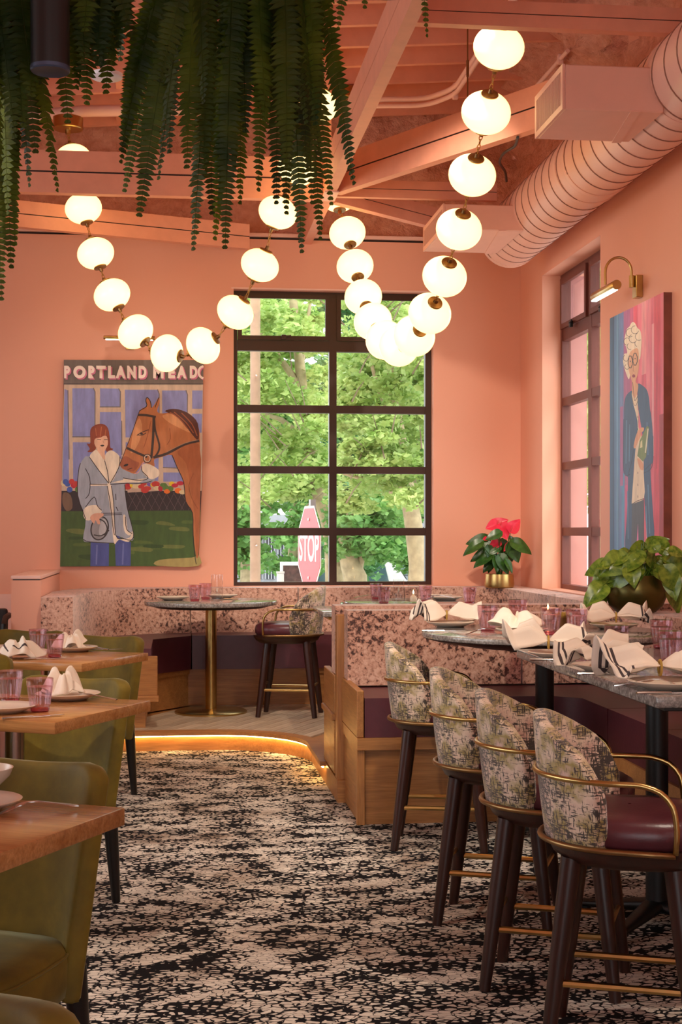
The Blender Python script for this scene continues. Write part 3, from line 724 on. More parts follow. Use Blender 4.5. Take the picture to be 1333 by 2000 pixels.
# small parking sign at the side window
t = thing('parking_sign', 'small teal sign with white figures outside the side window', 'sign', (*A(1169, 13.6), GZ), -.3)
MB().box(-.03, .17, -.01, 0, 1.72, 2.08).build('panel', plain('sign_teal', (30, 178, 188), .4), t, smooth=0)
lettering('b', .16, plain('sign_w2', (240, 250, 250), .4), t, (.04, -.011, 1.98), (PI/2, 0, 0), ext=.001); lettering('2', .16, plain('sign_w3', (240, 250, 250), .4), t, (.04, -.011, 1.82), (PI/2, 0, 0), ext=.001)
MB().box(.05, .09, .0, .03, 0, 2.0).build('post', M['facade'], t, smooth=0)
t = thing('street_sign', 'small teal round-lettered sign at the bottom of the left panes', 'sign', (*A(638, 20), GZ), -YAW)
MB().box(-.07, .07, -.01, 0, 1.35, 1.62).build('panel', plain('sign_teal_b', (20, 150, 140), .4), t, smooth=0)
lettering('C', .16, plain('sign_w4', (240, 250, 250), .4), t, (0, -.011, 1.48), (PI/2, 0, 0), ext=.001)
MB().box(-.015, .015, 0, .03, 0, 1.6).build('post', M['facade'], t, smooth=0)
# cars
M['tyre'] = plain('tyre', (26, 26, 28), .8); M['carglass'] = plain('car_glass', (60, 80, 84), .08); M['taillamp'] = plain('tail_lamp', (190, 30, 34), .25); M['headlamp'] = plain('head_lamp', (235, 235, 230), .15)
def car(label, px, d, heading, rgb, kind='suv', lamps='taillamp'):
    x, y = A(px, d); t = thing('car', label, 'car', (x, y, GZ), heading); t.scale = (1.1, 1.1, 1.1); H = 1.62 if kind == 'suv' else 1.45; W = 1.8
    prof = [(-2.2, .35), (-2.25, .75), (-2.1, .95), (-1.75, H-.12), (-1.5, H), (.3, H), (.55, H-.06), (1.15, 1.0), (2.05, .88), (2.2, .7), (2.2, .35)]
    if kind != 'suv': prof = [(-2.2, .3), (-2.2, .8), (-1.9, .95), (-1.1, H-.06), (-.8, H), (.2, H), (.45, H-.05), (1.1, .95), (2.0, .82), (2.2, .65), (2.2, .3)]
    bm = bmesh.new(); a = []; c = []
    for (u, z) in prof:
        tw = W/2 - max(0, (z-.9))*.28; a.append(bm.verts.new((u, -tw, z))); c.append(bm.verts.new((u, tw, z)))
    bm.faces.new(a); bm.faces.new(c[::-1]); n = len(a)
    for i in range(n): bm.faces.new((a[i], c[i], c[(i+1) % n], a[(i+1) % n]))
    bmesh.ops.recalc_face_normals(bm, faces=bm.faces[:]); bmesh.ops.bevel(bm, geom=bm.edges[:], offset=.05, segments=2, affect='EDGES')
    MB().frombm(bm).build('body', plain('car_paint', rgb, .2, .1), t, smooth=35)
    g = MB(); zt, zb = H-.1, 1.0
    for s in (-1, 1):
        for (u0, u1) in ((-1.45, -.75), (-.68, .35)):
            q = [(u0-.12*(u0 < -1), zb), (u1+(.35 if u1 > 0 else 0), zb), (u1, zt), (u0, zt)]
            vs_ = [(u, s*(W/2 - (z-.9)*.28 + .012), z) for u, z in q]
            g.add(vs_, [(0,1,2,3)] if s < 0 else [(3,2,1,0)])
    g.build('side_window', M['carglass'], t, smooth=0)
    p = prof; 
    def qd(a_, b_, f0, f1, off):
        out = []
        for f in (f0, f1):
            u = a_[0] + (b_[0]-a_[0])*f; z = a_[1] + (b_[1]-a_[1])*f; out.append((u, z))
        (u0, z0), (u1, z1) = out; w0 = W/2-max(0, z0-.9)*.28-.12; w1 = W/2-max(0, z1-.9)*.28-.12
        return [(u0+off, -w0, z0+.02), (u0+off, w0, z0+.02), (u1+off, w1, z1+.02), (u1+off, -w1, z1+.02)]
    MB().add(qd(p[2], p[3], .12, .92, -.03), [(0,1,2,3)]).build('rear_window', M['carglass'], t, smooth=0)
    MB().add(qd(p[7], p[6], .1, .9, .03), [(3,2,1,0)]).build('windscreen', M['carglass'], t, smooth=0)
    for u in (-1.4, 1.4):
        for s in (-1, 1): MB().lathe([(0, -.1), (.2, -.1), (.3, -.1), (.33, -.07), (.33, .07), (.3, .1), (.2, .1), (0, .09)], 18, M=Matrix.Rotation(PI/2, 3, 'X'), c=(u, s*(W/2-.08), .33)).build('wheel', M['tyre'], t)
    for s in (-1, 1):
        MB().rbox(-2.27, -2.16, s*.72-.12, s*.72+.12, .82, .98, .02, 1).build('tail_lamp', M['taillamp'], t)
        MB().rbox(2.08, 2.2, s*.66-.16, s*.66+.16, .66, .8, .02, 1).build('head_lamp', M['headlamp'], t)
    MB().box(-.4, .4, -.02, .02, -.0, .2).xf(Matrix.Translation((2.215, 0, .62)) @ Matrix.Rotation(PI/2, 4, 'Z')).build('grille', M['tyre'], t, smooth=0)
    return t
car('silver hatchback at the far left bottom of the window', 318, 34, PI, (176, 182, 190), 'hatch')
car('white van parked behind the utility pole', 640, 42, PI-.05, (214, 212, 210))
car('dark parked car facing the window at lower right', 784, 50, -1.75, (52, 60, 66), 'hatch')
car('white car glimpsed at the bottom of the side window', 1160, 30, 2.6, (240, 240, 240), 'hatch')
# ================================================================ LOW WALL AND BANQUETTES
pw_ = struct(MB().box(-1.135, -.93, 10.24, YB, 0, 1.165).build('wall_low', M['pink'], smooth=0))
MB().box(-1.125, -.94, 10.25, YB, 1.165, 1.172).build('shadow_gap', M['black'], pw_, smooth=0)
MB().rbox(-1.137, -.928, 10.236, YB, 1.172, 1.198, .004, 1).build('cap', M['pink_lt'], pw_, smooth=30)
struct(MB().box(-6.9, -1.14, YB-.02, YB, 0, 1.0).build('trim_2', M['pink_lt'], smooth=0))
Z0 = PZ
bq = thing('banquette', 'long banquette along the back wall with plum seats and mottled pink velvet backs', 'bench', (0, 11.5, Z0))
def rel(poly, o): return [(x-o[0], y-o[1]) for x, y in poly]
O = (0, 11.5)
def bpart(name, poly, z0, z1, mat, bev, root, o, zb, seg=3):
    return MB().rprism(rel(poly, o), z0-zb, z1-zb, bev, seg).build(name, mat, root, smooth=50)
bpart('base', [(-.92, 10.11), (-.2, 10.11), (-.2, 10.97), (.11, 11.36), (2.36, 11.36), (2.36, 8.75), (2.9, 8.75), (2.9, 11.89), (-.92, 11.89)], Z0, .40, M['oak'], .004, bq, O, Z0, 1)
bpart('base_rail', [(-.92, 10.09), (-.18, 10.09), (-.18, 10.96), (.12, 11.34), (2.34, 11.34), (2.34, 8.74), (2.9, 8.74), (2.9, 11.89), (-.92, 11.89)], .385, .425, M['oak'], .004, bq, O, Z0, 1)
for poly in ([(-.75, 10.08), (-.16, 10.08), (-.16, 10.95), (.13, 11.31), (.13, 11.7), (-.75, 11.7)], [(.14, 11.31), (1.06, 11.31), (1.06, 11.7), (.14, 11.7)],
             [(1.07, 11.31), (1.98, 11.31), (1.98, 11.7), (1.07, 11.7)], [(1.99, 11.31), (2.32, 10.98), (2.72, 10.98), (2.72, 11.7), (1.99, 11.7)],
             [(2.32, 8.76), (2.72, 8.76), (2.72, 9.85), (2.32, 9.85)], [(2.32, 9.86), (2.72, 9.86), (2.72, 10.97), (2.32, 10.97)]):
    bpart('seat_cushion', poly, .425, .69, M['leather'], .028, bq, O, Z0)
inner = [(-.70, 10.12), (-.68, 10.7), (-.6, 11.1), (-.42, 11.4), (-.15, 11.58), (.125, 11.66)]
bpart('back_cushion', inner + [(.125, 11.885), (-.55, 11.885), (-.8, 11.6), (-.92, 11.1), (-.92, 10.12)], .68, 1.05, M['velvet'], .035, bq, O, Z0)
for (a_, c_) in ((.135, 1.0), (1.01, 1.88)):
    bpart('back_cushion', [(a_, 11.66), (c_, 11.66), (c_, 11.885), (a_, 11.885)], .68, 1.05, M['velvet'], .035, bq, O, Z0)
bpart('back_cushion', [(1.89, 11.66), (2.35, 11.64), (2.64, 11.32), (2.66, 10.75), (2.89, 10.75), (2.89, 11.885), (1.89, 11.885)], .68, 1.05, M['velvet'], .035, bq, O, Z0)
for (a_, c_) in ((9.7, 10.74), (8.74, 9.69)):
    bpart('back_cushion', [(2.66, a_), (2.66, c_), (2.89, c_), (2.89, a_)], .68, 1.05, M['velvet'], .035, bq, O, Z0)
MB().rbox(-.74, -.115, 10.03-11.5, 10.075-11.5, .36-Z0, .64-Z0, .005, 1).build('end_panel', M['oak'], bq, smooth=30)
MB().rbox(-.76, -.105, 10.0-11.5, 10.085-11.5, .325-Z0, .365-Z0, .005, 1).build('end_ledge', M['oak'], bq, smooth=30)

# front booth: faces the camera, turns along the right wall
fb = thing('booth_bench', 'front booth bench with oak panelled end, plum seat and velvet back', 'bench', (1.8, 7.6, 0)); O2 = (1.8, 7.6)
def fpart(name, poly, z0, z1, mat, bev, seg=3, root=None): return bpart(name, poly, z0, z1, mat, bev, root or fb, O2, 0, seg)
front = [(.975, 7.30), (1.97, 7.30), (2.10, 7.17), (2.10, 4.2)]
fpart('base', front + [(2.9, 4.2), (2.9, 8.0), (.975, 8.0)], 0, .385, M['oak'], .003, 1)
fpart('ledge', [(.93, 7.265), (1.96, 7.265), (2.065, 7.16), (2.065, 4.2), (2.9, 4.2), (2.9, 8.0), (.93, 8.0)], .386, .447, M['oak'], .004, 1)
MB().rbox(.93-1.8, .972-1.8, -.32, -.27, 0, .385, .003, 1).build('end_stile', M['oak_z'], fb, smooth=30)
MB().rbox(.945-1.8, .972-1.8, -.27, .36, 0, .385, .003, 1).build('end_panel', M['oak_y'], fb, smooth=30)
MB().rbox(.905-1.8, .975-1.8, .36, .45, 0, 1.04, .004, 1).build('corner_post', M['oak_z'], fb, smooth=30)
MB().rbox(.93-1.8, .966-1.8, -.32, .36, .448, .69, .004, 1).build('seat_end_panel', M['oak_y'], fb, smooth=30)
for poly in ([(.97, 7.28), (1.95, 7.28), (2.08, 7.15), (2.08, 6.73), (2.72, 6.73), (2.72, 7.9), (.97, 7.9)], [(2.08, 6.72), (2.08, 5.98), (2.72, 5.98), (2.72, 6.72)],
             [(2.08, 5.97), (2.08, 4.9), (2.72, 4.9), (2.72, 5.97)]):
    fpart('seat_cushion', poly, .448, .65, M['leather'], .025)
fpart('back_cushion', [(.945, 7.80), (1.915, 7.80), (1.915, 7.98), (.945, 7.98)], .66, 1.07, M['velvet'], .035)
fpart('back_cushion', [(1.925, 7.80), (2.3, 7.80), (2.62, 7.5), (2.62, 6.9), (2.86, 6.9), (2.86, 7.98), (1.925, 7.98)], .66, 1.05, M['velvet'], .035)
fpart('back_cushion', [(2.62, 5.6), (2.86, 5.6), (2.86, 6.89), (2.62, 6.89)], .66, 1.05, M['velvet'], .035)
rb = thing('booth_bench', 'rear bench behind the front booth, its oak end beside the platform edge', 'bench', (1.8, 8.3, PZ)); O3 = (1.8, 8.3)
def rpart(name, poly, z0, z1, mat, bev, seg=3): return bpart(name, poly, z0, z1, mat, bev, rb, O3, PZ, seg)
rpart('base', [(.94, 8.07), (2.85, 8.07), (2.85, 8.6), (.94, 8.6)], PZ, .40, M['oak'], .003, 1)
rpart('seat_cushion', [(.945, 8.2), (2.8, 8.2), (2.8, 8.64), (.945, 8.64)], .42, .66, M['leather'], .025)
rpart('back_cushion', [(.905, 8.06), (2.88, 8.06), (2.88, 8.24), (.905, 8.24)], .70, 1.085, M['velvet'], .035)
MB().rbox(.90-1.8, .938-1.8, -.24, .32, 0, .30, .004, 1).build('end_panel', M['oak_y'], rb, smooth=30)
MB().rbox(.885-1.8, .94-1.8, -.24, .335, .30, .335, .004, 1).build('ledge', M['oak_y'], rb, smooth=30)
MB().rbox(.90-1.8, .938-1.8, -.24, .32, .335, .56, .004, 1).build('seat_end_panel', M['oak_y'], rb, smooth=30)

# ================================================================ TABLES
def disc_prof(r, z0, z1, e=.008): return [(0, z0), (r-e*1.5, z0), (r-e*.3, z0+e*.5), (r, z0+e), (r, z1-e), (r-e*.3, z1-e*.3), (r-e, z1), (0, z1)]
def round_table(name, label, x, y, z, base, R, mats, rc, rb_, plate=True):
    t = thing(name, label, 'table', (x, y, base)); h = z-base
    MB().lathe(disc_prof(R, h-.035, h), 72).build('table_top', mats[0], t, smooth=35)
    MB().lathe([(0, h-.06), (R*.8, h-.055), (R-.03, h-.036), (0, h-.036)], 60).build('under_top', mats[2], t, smooth=35)
    MB().lathe([(rc, .02), (rc, h-.06)], 28).build('column', mats[1], t)
    if plate: MB().lathe([(0, 0), (rb_, 0), (rb_, .012), (rb_-.012, .02), (rc+.02, .024), (rc, .03), (0, .03)], 48).build('base_plate', mats[1], t, smooth=35)
    return t
def x_base(t, rc, L, h, rot=0):
    MB().lathe([(rc, .06), (rc, h-.02)], 28).build('column', M['black'], t)
    MB().lathe([(0, h-.025), (.2, h-.025), (.2, h-.018), (0, h-.018)], 28).build('top_plate', M['black'], t, smooth=30)
    for k in range(4):
        a = rot + k*PI/2; c, s_ = math.cos(a), math.sin(a)
        pts = [(rc*.3*c, rc*.3*s_, .075), (.1*c, .1*s_, .062), (L*.6*c, L*.6*s_, .045), (L*c, L*s_, .03)]
        ft = MB().tube(pts, [.05, .043, .034, .026], 10, flat=.55).build('foot', M['black'], t, smooth=60)
        MB().lathe([(.022, 0), (.022, .022), (0, .024)], 12, c=((L-.03)*c, (L-.03)*s_, 0)).build('glide', M['black'], ft)
ZT = .985
rt1 = round_table('round_table', 'round grey stone table on brass pedestal in front of the back banquette', .278, 10.92, ZT, PZ, .503, (M['stone'], M['brass'], M['black']), .043, .275)
x2, y2 = A(800, 10.75)
rt2 = round_table('round_table', 'farther round grey table behind the booth, below the right window half', x2, y2, ZT, PZ, .49, (M['stone'], M['brass'], M['black']), .043, .275)
t = thing('square_table', 'table corner peeking out left of the booth behind the lone stool', 'table', (1.46, 9.62, PZ))
MB().rbox(-.50, .45, -.35, .35, ZT-PZ-.035, ZT-PZ, .006, 2).build('table_top', M['stone'], t, smooth=35)
MB().rbox(-.46, .41, -.31, .31, ZT-PZ-.055, ZT-PZ-.036, .004, 1).build('under_top', M['brass'], t, smooth=35)
MB().lathe([(.043, .02), (.043, ZT-PZ-.055)], 24).build('column', M['brass'], t); MB().lathe(disc_prof(.25, 0, .022), 40).build('base_plate', M['brass'], t)
ZB3 = 1.01
TB3 = (1.83, 6.96)
t3 = thing('round_table', 'large round dark edged table inside the front booth', 'table', (*TB3, 0))
MB().lathe(disc_prof(.61, ZB3-.03, ZB3), 80).build('table_top', M['stone'], t3, smooth=35)
MB().lathe([(0, ZB3-.075), (.40, ZB3-.07), (.55, ZB3-.045), (.6, ZB3-.031), (0, ZB3-.031)], 64).build('under_top', M['walnut'], t3, smooth=35)
x_base(t3, .046, .30, ZB3-.07, PI/6)
bt = thing('bar_table', 'long stone topped high table at right with three stools drawn up', 'table', (1.84, 5.02, 0))
MB().rbox(-.41, .41, -.88, .88, ZB3-.035, ZB3, .005, 2).build('table_top', M['stone'], bt, smooth=35)
MB().rbox(-.37, .37, -.84, .84, ZB3-.05, ZB3-.036, .003, 1).build('under_top', M['black'], bt, smooth=35)
tmp = MB(); 
x_base(bt, .043, .34, ZB3-.05, PI/4)
for ch in bt.children:
    if ch.name.split('.')[0] in ('column', 'foot', 'top_plate'): ch.location = (0, .30, 0)
# rectangular oak dining tables
AX = Vector((.458, .889)).normalized(); BX = Vector((-.889, .458)).normalized(); TZ = .85; TROT = math.atan2(AX.y, AX.x) - PI/2
def dining_table(label, fx, fy):
    c = Vector((fx, fy)) - AX*.345 + BX*.40
    t = thing('dining_table', label, 'table', (c.x, c.y, 0), TROT, 'oak dining tables')
    tp = MB().rbox(-.40, .40, -.345, .345, TZ-.042, TZ, .004, 2).build('table_top', M['ttop'], t, smooth=35)
    MB().lathe([(.047, .03), (.047, TZ-.05)], 28).build('column', M['steel'], t)
    MB().lathe([(0, TZ-.055), (.16, TZ-.055), (.16, TZ-.043), (0, TZ-.043)], 28).build('top_plate', M['black'], t, smooth=30)
    MB().lathe(disc_prof(.24, 0, .025), 40).build('base_plate', M['steel'], t); return t
T1 = (-.115, 3.425); T2 = (-.09, 5.597); T3 = (-.139, 7.81)
dining_table('nearest oak dining table, its corner jutting in at the left edge', *T1)
dining_table('middle oak dining table at left with two pink glasses', *T2)
dining_table('farthest oak dining table at left with a crumpled striped napkin', *T3)

# ================================================================ OLIVE CHAIRS
def soft_panel(P, nrm, ns, ntt, th, ew=.03):
    """closed upholstered panel: P(s,t) mid surface, s,t in 0..1; rounded edges"""
    b = MB(); pts = [[Vector(P(i/(ns-1), j/(ntt-1))) for j in range(ntt)] for i in range(ns)]
    F_ = []; B_ = []
    for i in range(ns):
        for j in range(ntt):
            du = pts[min(i+1, ns-1)][j] - pts[max(i-1, 0)][j]; dv = pts[i][min(j+1, ntt-1)] - pts[i][max(j-1, 0)]
            n = du.cross(dv).normalized(); e = min(i, ns-1-i, j*1.0, ntt-1-j)
            k = [0.35, .8, .95, 1][min(3, int(e))]
            F_.append(pts[i][j] + n*th/2*k); B_.append(pts[i][j] - n*th/2*k)
    nn = ns*ntt; fs = []
    for i in range(ns-1):
        for j in range(ntt-1):
            a = i*ntt+j; c = (i+1)*ntt+j; fs += [(a, c, c+1, a+1), (nn+a, nn+a+1, nn+c+1, nn+c)]
    loop = [i*ntt for i in range(ns)] + [(ns-1)*ntt+j for j in range(1, ntt)] + [i*ntt+ntt-1 for i in range(ns-2, -1, -1)] + [j for j in range(ntt-2, 0, -1)]
    for k in range(len(loop)):
        a, c = loop[k], loop[(k+1) % len(loop)]; fs.append((c, a, nn+a, nn+c))
    return b.add(F_ + B_, fs)
def edges(n, e=.02):      # denser samples near both ends
    base = [0, e*.35, e, e*2.2]; mid = list(np.linspace(e*4, 1-e*4, n)); return base + mid + [1-q for q in base[::-1]]
def make_chair(label, group):
    t = thing('dining_chair', label, 'chair', (0,0,0), 0, group)
    SS = edges(14); TT = edges(8)
    def P(s, t_):
        s = SS[round(s*(len(SS)-1))]; t_ = TT[round(t_*(len(TT)-1))]
        x = (s*2-1); wv = .222 + .032*t_; X = x*wv; r = .075
        zt = .915 - .022*(1-x*x); ax = abs(X)
        if ax > wv - r: zt -= (r - math.sqrt(max(0, r*r-(ax-(wv-r))**2)))*.8
        z = .33 + (zt-.33)*t_
        y = .0 + .075*t_ - .11*x*x*abs(x)*(1-.25*t_)
        return (X, y, z)
    o = soft_panel(P, None, len(SS), len(TT), .062).build('backrest', M['olive'], t, smooth=180)
    # seat cushion: rounded, wider at the front
    b = MB(); poly = []
    for k in range(40):
        a = 2*PI*k/40; e = 4.0
        cx = abs(math.cos(a))**(2/e)*math.copysign(1, math.cos(a)); cy = abs(math.sin(a))**(2/e)*math.copysign(1, math.sin(a))
        poly.append((cx*(.235 - .02*cy), -.245 + cy*.235))
    def ring(sc, z): return [(x*sc, -.245+(y+.245)*sc, z) for x, y in poly]
    rs = [ring(.9, .335), ring(.985, .345), ring(1, .375), ring(1, .425), ring(.985, .45), ring(.93, .466), ring(.6, .478), ring(.02, .482)]
    b.grid(lambda i, j: rs[j][i % 40], 40, 8, closeu=True); b.add(rs[0], [tuple(range(40))[::-1]])
    st = b.build('seat', M['olive'], t, smooth=180)
    MB().tube([(x, y, .448) for x, y, z in ring(.992, 0)], .0045, 5, closed=True).build('seam', M['olive'], st, smooth=180)
    for (x, y, fx, fy) in ((.185, -.42, .20, -.44), (-.185, -.42, -.20, -.44), (.19, -.03, .205, .0), (-.19, -.03, -.205, .0)):
        MB().tube([(x, y, .40), (x*.5+fx*.5, y*.5+fy*.5, .2), (fx, fy, 0)], [.031, .026, .017], 12).build('leg', M['blackwood'], t, smooth=60)
    return t
def chair_at(foot, rot=TROT, side=1):   # rear right foot (as seen from the front) of chair facing the camera side
    off = Matrix.Rotation(rot, 2) @ Vector((.205*side, 0)); return (foot[0]-off.x, foot[1]-off.y, 0)
CH = 'olive velvet dining chairs'
ch0 = make_chair('olive velvet chair facing us beyond the middle oak table, its right seat corner showing', CH)
p = chair_at((-.234, 5.884)); ch0.location = p; ch0.rotation_euler = (0, 0, TROT)
copytree(ch0, chair_at((-.228, 8.285)), TROT, 'olive velvet chair beyond the farthest oak table, in front of the banquette end', CH)
copytree(ch0, chair_at((-.225, 3.72)), TROT, 'olive velvet chair at the nearest oak table with its seat in full view', CH)
copytree(ch0, chair_at((-.165, 1.80)), TROT, 'olive velvet chair top at the bottom left corner of the picture', CH)
copytree(ch0, chair_at((-.70, 8.80)), TROT, 'olive velvet chair back at the far left below the low pink wall', CH)
def near_chair(corner, off, back, label):       # chair on the near side of a table, its back to us
    c = Vector(corner) + BX*off - AX*back; r = TROT + PI
    o = Matrix.Rotation(r, 2) @ Vector((-.23, 0)); copytree(ch0, (c.x-o.x, c.y-o.y, 0), r, label, CH)
near_chair(Vector(T2) - AX*.69, .19, .17, 'dark olive chair edge at the far left, drawn up to the middle oak table')
near_chair(Vector(T3) - AX*.69, .32, .17, 'dark olive chair edge at the far left, drawn up to the farthest oak table')
# black chair past the low wall
t = thing('black_chair', 'black armchair glimpsed left of the low pink wall', 'chair', (-1.45, 10.4, 0))
MB().rbox(-.24, .24, -.22, .22, .52, .60, .02, 2).build('seat', M['black'], t, smooth=40)
MB().tube([(.24, -.2, .0), (.25, -.2, .5), (.27, -.2, .86), (.27, -.1, .90), (.26, .2, .9)], .022, 8).build('arm', M['black'], t)
MB().tube([(-.24, -.2, .0), (-.25, -.2, .5), (-.27, -.2, .86), (-.27, -.1, .90), (-.26, .2, .9)], .022, 8).build('arm', M['black'], t)
MB().rbox(-.25, .25, .18, .24, .55, .95, .02, 2).build('backrest', M['black'], t, smooth=40)
for s in (-.22, .22): MB().tube([(s, .2, 0), (s, .2, .55)], .018, 8).build('leg', M['black'], t)

# ================================================================ COUNTER STOOLS
def make_stool(label, group):
    t = thing('counter_stool', label, 'stool', (0,0,0), 0, group); R = .238
    SS = edges(22, .015); TT = edges(8)
    phi0 = math.radians(80)
    def P(s, t_):
        s = SS[round(s*(len(SS)-1))]; t_ = TT[round(t_*(len(TT)-1))]
        f = (s*2-1); ph = PI + f*phi0; lim = 1-abs(f)
        zt = .972 - .145*abs(f)**1.7
        r0 = .16
        arc = abs(f)*phi0*R; tot = phi0*R
        if arc > tot - r0*.55: q = (arc-(tot-r0*.55))/(r0*.55); zt -= r0*(1-math.sqrt(max(0, 1-q*q)))*.7
        z = .60 + (zt-.60)*t_; rr_ = R*(.90 + .16*t_ + .02*math.sin(PI*t_))
        return (rr_*math.cos(ph), rr_*math.sin(ph), z)
    soft_panel(P, None, len(SS), len(TT), .040).build('backrest', M['tweed'], t, smooth=180)
    # seat cushion: round at the back, squarer to the front
    def outline(sc, n=44):
        out = []
        for k in range(n):
            a = 2*PI*k/n; c, s_ = math.cos(a), math.sin(a)
            e = 2.0 if c < 0 else 2.7; rr_ = (abs(c)**e + abs(s_)**e)**(-1/e); out.append((c*rr_*.225*sc*(1.06 if c > 0 else 1)+.012, s_*rr_*.225*sc))
        return out
    def ring(sc, z): return [(x, y, z) for x, y in outline(sc)]
    rs = [ring(.96, .605), ring(1.02, .62), ring(1.03, .65), ring(1.0, .675), ring(.9, .69), ring(.55, .698), ring(.02, .70)]
    MB().grid(lambda i, j: rs[j][i % 44], 44, 7, closeu=True).build('seat', M['leather'], t, smooth=180)
    rs2 = [ring(.86, .545), ring(1.0, .565), ring(1.07, .595), ring(1.07, .606), ring(.02, .608)]
    b = MB().grid(lambda i, j: rs2[j][i % 44], 44, 5, closeu=True); b.add(rs2[0], [tuple(range(44))[::-1]]); b.build('seat_pan', M['walnut'], t, smooth=50)
    # brass arm rail: band round the back running forward and down to the seat ring
    z1 = .80; Rr = R*1.045 + .012; pts = []
    end = [(.155, -.262, .612), (.160, -.264, .68), (.150, -.265, .745), (.115, -.265, .785), (.06, -.264, .80)]
    for q in end: pts.append(q)
    for a in np.linspace(-PI/2+.08, -PI/2*3+.0-.08, 25):
        pts.append((Rr*1.02*math.cos(a)+.0, Rr*1.02*math.sin(a), z1))
    for q in end[::-1]: pts.append((q[0], -q[1], q[2]))
    MB().tube(rnd_corner(pts, 3), .0085, 8).build('arm_rail', M['brass'], t, smooth=180)
    rg = [(.155, -.262, .608), (.06, -.258, .608)] + [(R*1.05*math.cos(a), R*1.06*math.sin(a), .608) for a in np.linspace(-PI/2, -3*PI/2, 25)] + [(.06, .258, .608), (.155, .262, .608)]
    MB().tube(rg, .009, 8).build('seat_ring', M['antbrass'], t, smooth=180)
    for (sx, sy) in ((-1, -1), (-1, 1), (1, -1), (1, 1)):
        lg = MB().tube([(sx*.145, sy*.125, .56), (sx*.178, sy*.145, .28), (sx*.212, sy*.166, 0)], [.031, .027, .019], 14).build('leg', M['walnut'], t, smooth=60)
    for (sx, z) in ((-1, .17), (1, .17)):
        k = .212 - (.212-.145)*z/.56; ky = .166 - .041*z/.56
        MB().tube([(sx*k, -ky, z+.06), (sx*k, ky, z+.06)], .009, 8).build('footrest', M['brass'], t)
    for sy in (-1, 1):
        z = .20 if sy < 0 else .20; k = .212 - .067*z/.56; ky = .166 - .041*z/.56
        MB().tube([(-k, sy*ky, z), (k, sy*ky, z)], .011, 8).build('footrest', M['brass'], t)
    return t
SG = 'tweed backed counter stools'
st0 = make_stool('farthest of the four front stools, by the oak booth end', SG)
st0.location = (1.275, 6.80, 0); st0.rotation_euler = (0, 0, -math.radians(13))
copytree(st0, (1.256, 5.47, 0), -math.radians(22), 'second farthest front stool, left of the round dark table', SG)
copytree(st0, (1.27, 4.68, 0), -math.radians(23), 'third front stool, between the nearest stool and the second', SG)
copytree(st0, (1.325, 4.11, 0), -math.radians(22), 'nearest front stool with plum seat and brass arm in full view', SG)
copytree(st0, (.86, 10.70, PZ), math.radians(166), 'lone stool on the platform right of the brass pedestal table', SG)
# ================================================================ GLOBE GARLANDS
def spheroid(a, c, n=36, m=18):
    return [(a*math.sin(PI*k/m) if 0 < k < m else 0, -c*math.cos(PI*k/m)) for k in range(m+1)]
GA, GC = .138, .113
gme = MB().lathe(spheroid(GA, GC), 40).mesh('globe', [M['globe']], 180)
capm = MB().lathe([(0, 0), (.047, 0), (.049, .006), (.046, .012), (.016, .016), (.012, .04), (0, .042)], 24).mesh('cap', [M['antbrass']], 35)
def link_mesh():
    b = MB(); pts = []
    for k in range(16):
        a = 2*PI*k/16; pts.append((.008*math.cos(a), 0, .020*math.sin(a)))
    b.tube(pts, .0028, 6, closed=True); return b.mesh('chain_link', [M['chain']], 180)
lkm = link_mesh()
def align(v):      # matrix turning z to v
    return Vector(v).to_track_quat('Z', 'Y')
def garland(label, pts, canopies):
    P_ = [D(*q) for q in pts]; o0 = P_[0] if canopies[0] is None else D(*canopies[0])
    t = thing('globe_garland', label, 'lamp', o0)
    def chain(a, b_):
        v = b_-a; L = v.length; n = max(1, round(L/.033)); ch = MB()
        g = bpy.data.objects.new('chain', None)
        q = align(v); cb = MB()
        for k in range(n):
            R_ = q.to_matrix() @ Matrix.Rotation(k*PI/2, 3, 'Z'); pts_ = []
            for j in range(14):
                an = 2*PI*j/14; pts_.append(a - o0 + v*((k+.5)/n) + R_ @ Vector((.0085*math.cos(an), 0, .0205*math.sin(an))))
            cb.tube(pts_, .003, 5, closed=True)
        bpy.data.objects.remove(g); cb.build('chain', M['chain'], t, smooth=180)
    ax = []
    for i, p in enumerate(P_):
        a = P_[max(i-1, 0)]; c = P_[min(i+1, len(P_)-1)]
        v = (c-a).normalized(); ax.append(v)
    up0 = D(*canopies[0])-P_[0]; ax[0] = (P_[1]-P_[0]).normalized()*.5 - up0.normalized()*.5; ax[0].normalize()
    for i, p in enumerate(P_):
        q = align(ax[i]); g = bpy.data.objects.new('globe', gme); C.objects.link(g); g.parent = t; g.location = p-o0
        g.rotation_mode = 'QUATERNION'; g.rotation_quaternion = q
        for s in (1, -1):
            c = bpy.data.objects.new('cap', capm); C.objects.link(c); c.parent = g; c.location = (0, 0, s*(GC-.007))
            if s < 0: c.rotation_euler = (PI, 0, 0)
        if i: chain(P_[i-1] + ax[i-1]*(GC+.028), p - ax[i]*(GC+.028))
    for can, p, a in ((canopies[0], P_[0], -ax[0]), (canopies[1], P_[-1], ax[-1])):
        cp = D(*can); chain(cp, p + a*(GC+.028))
        c = MB().lathe([(0, -.0), (.02, 0), (.022, .03), (.105, .034), (.112, .04), (.112, .12), (.10, .125), (0, .125)], 36).build('canopy', M['brass'], t, smooth=35, loc=tuple(cp-o0))
        top = cz(cp.x) + .01 - cp.z
        if top > .14: MB().lathe([(.03, .12), (.03, top)], 16).build('stem', M['pink_lt'], c)
    return t
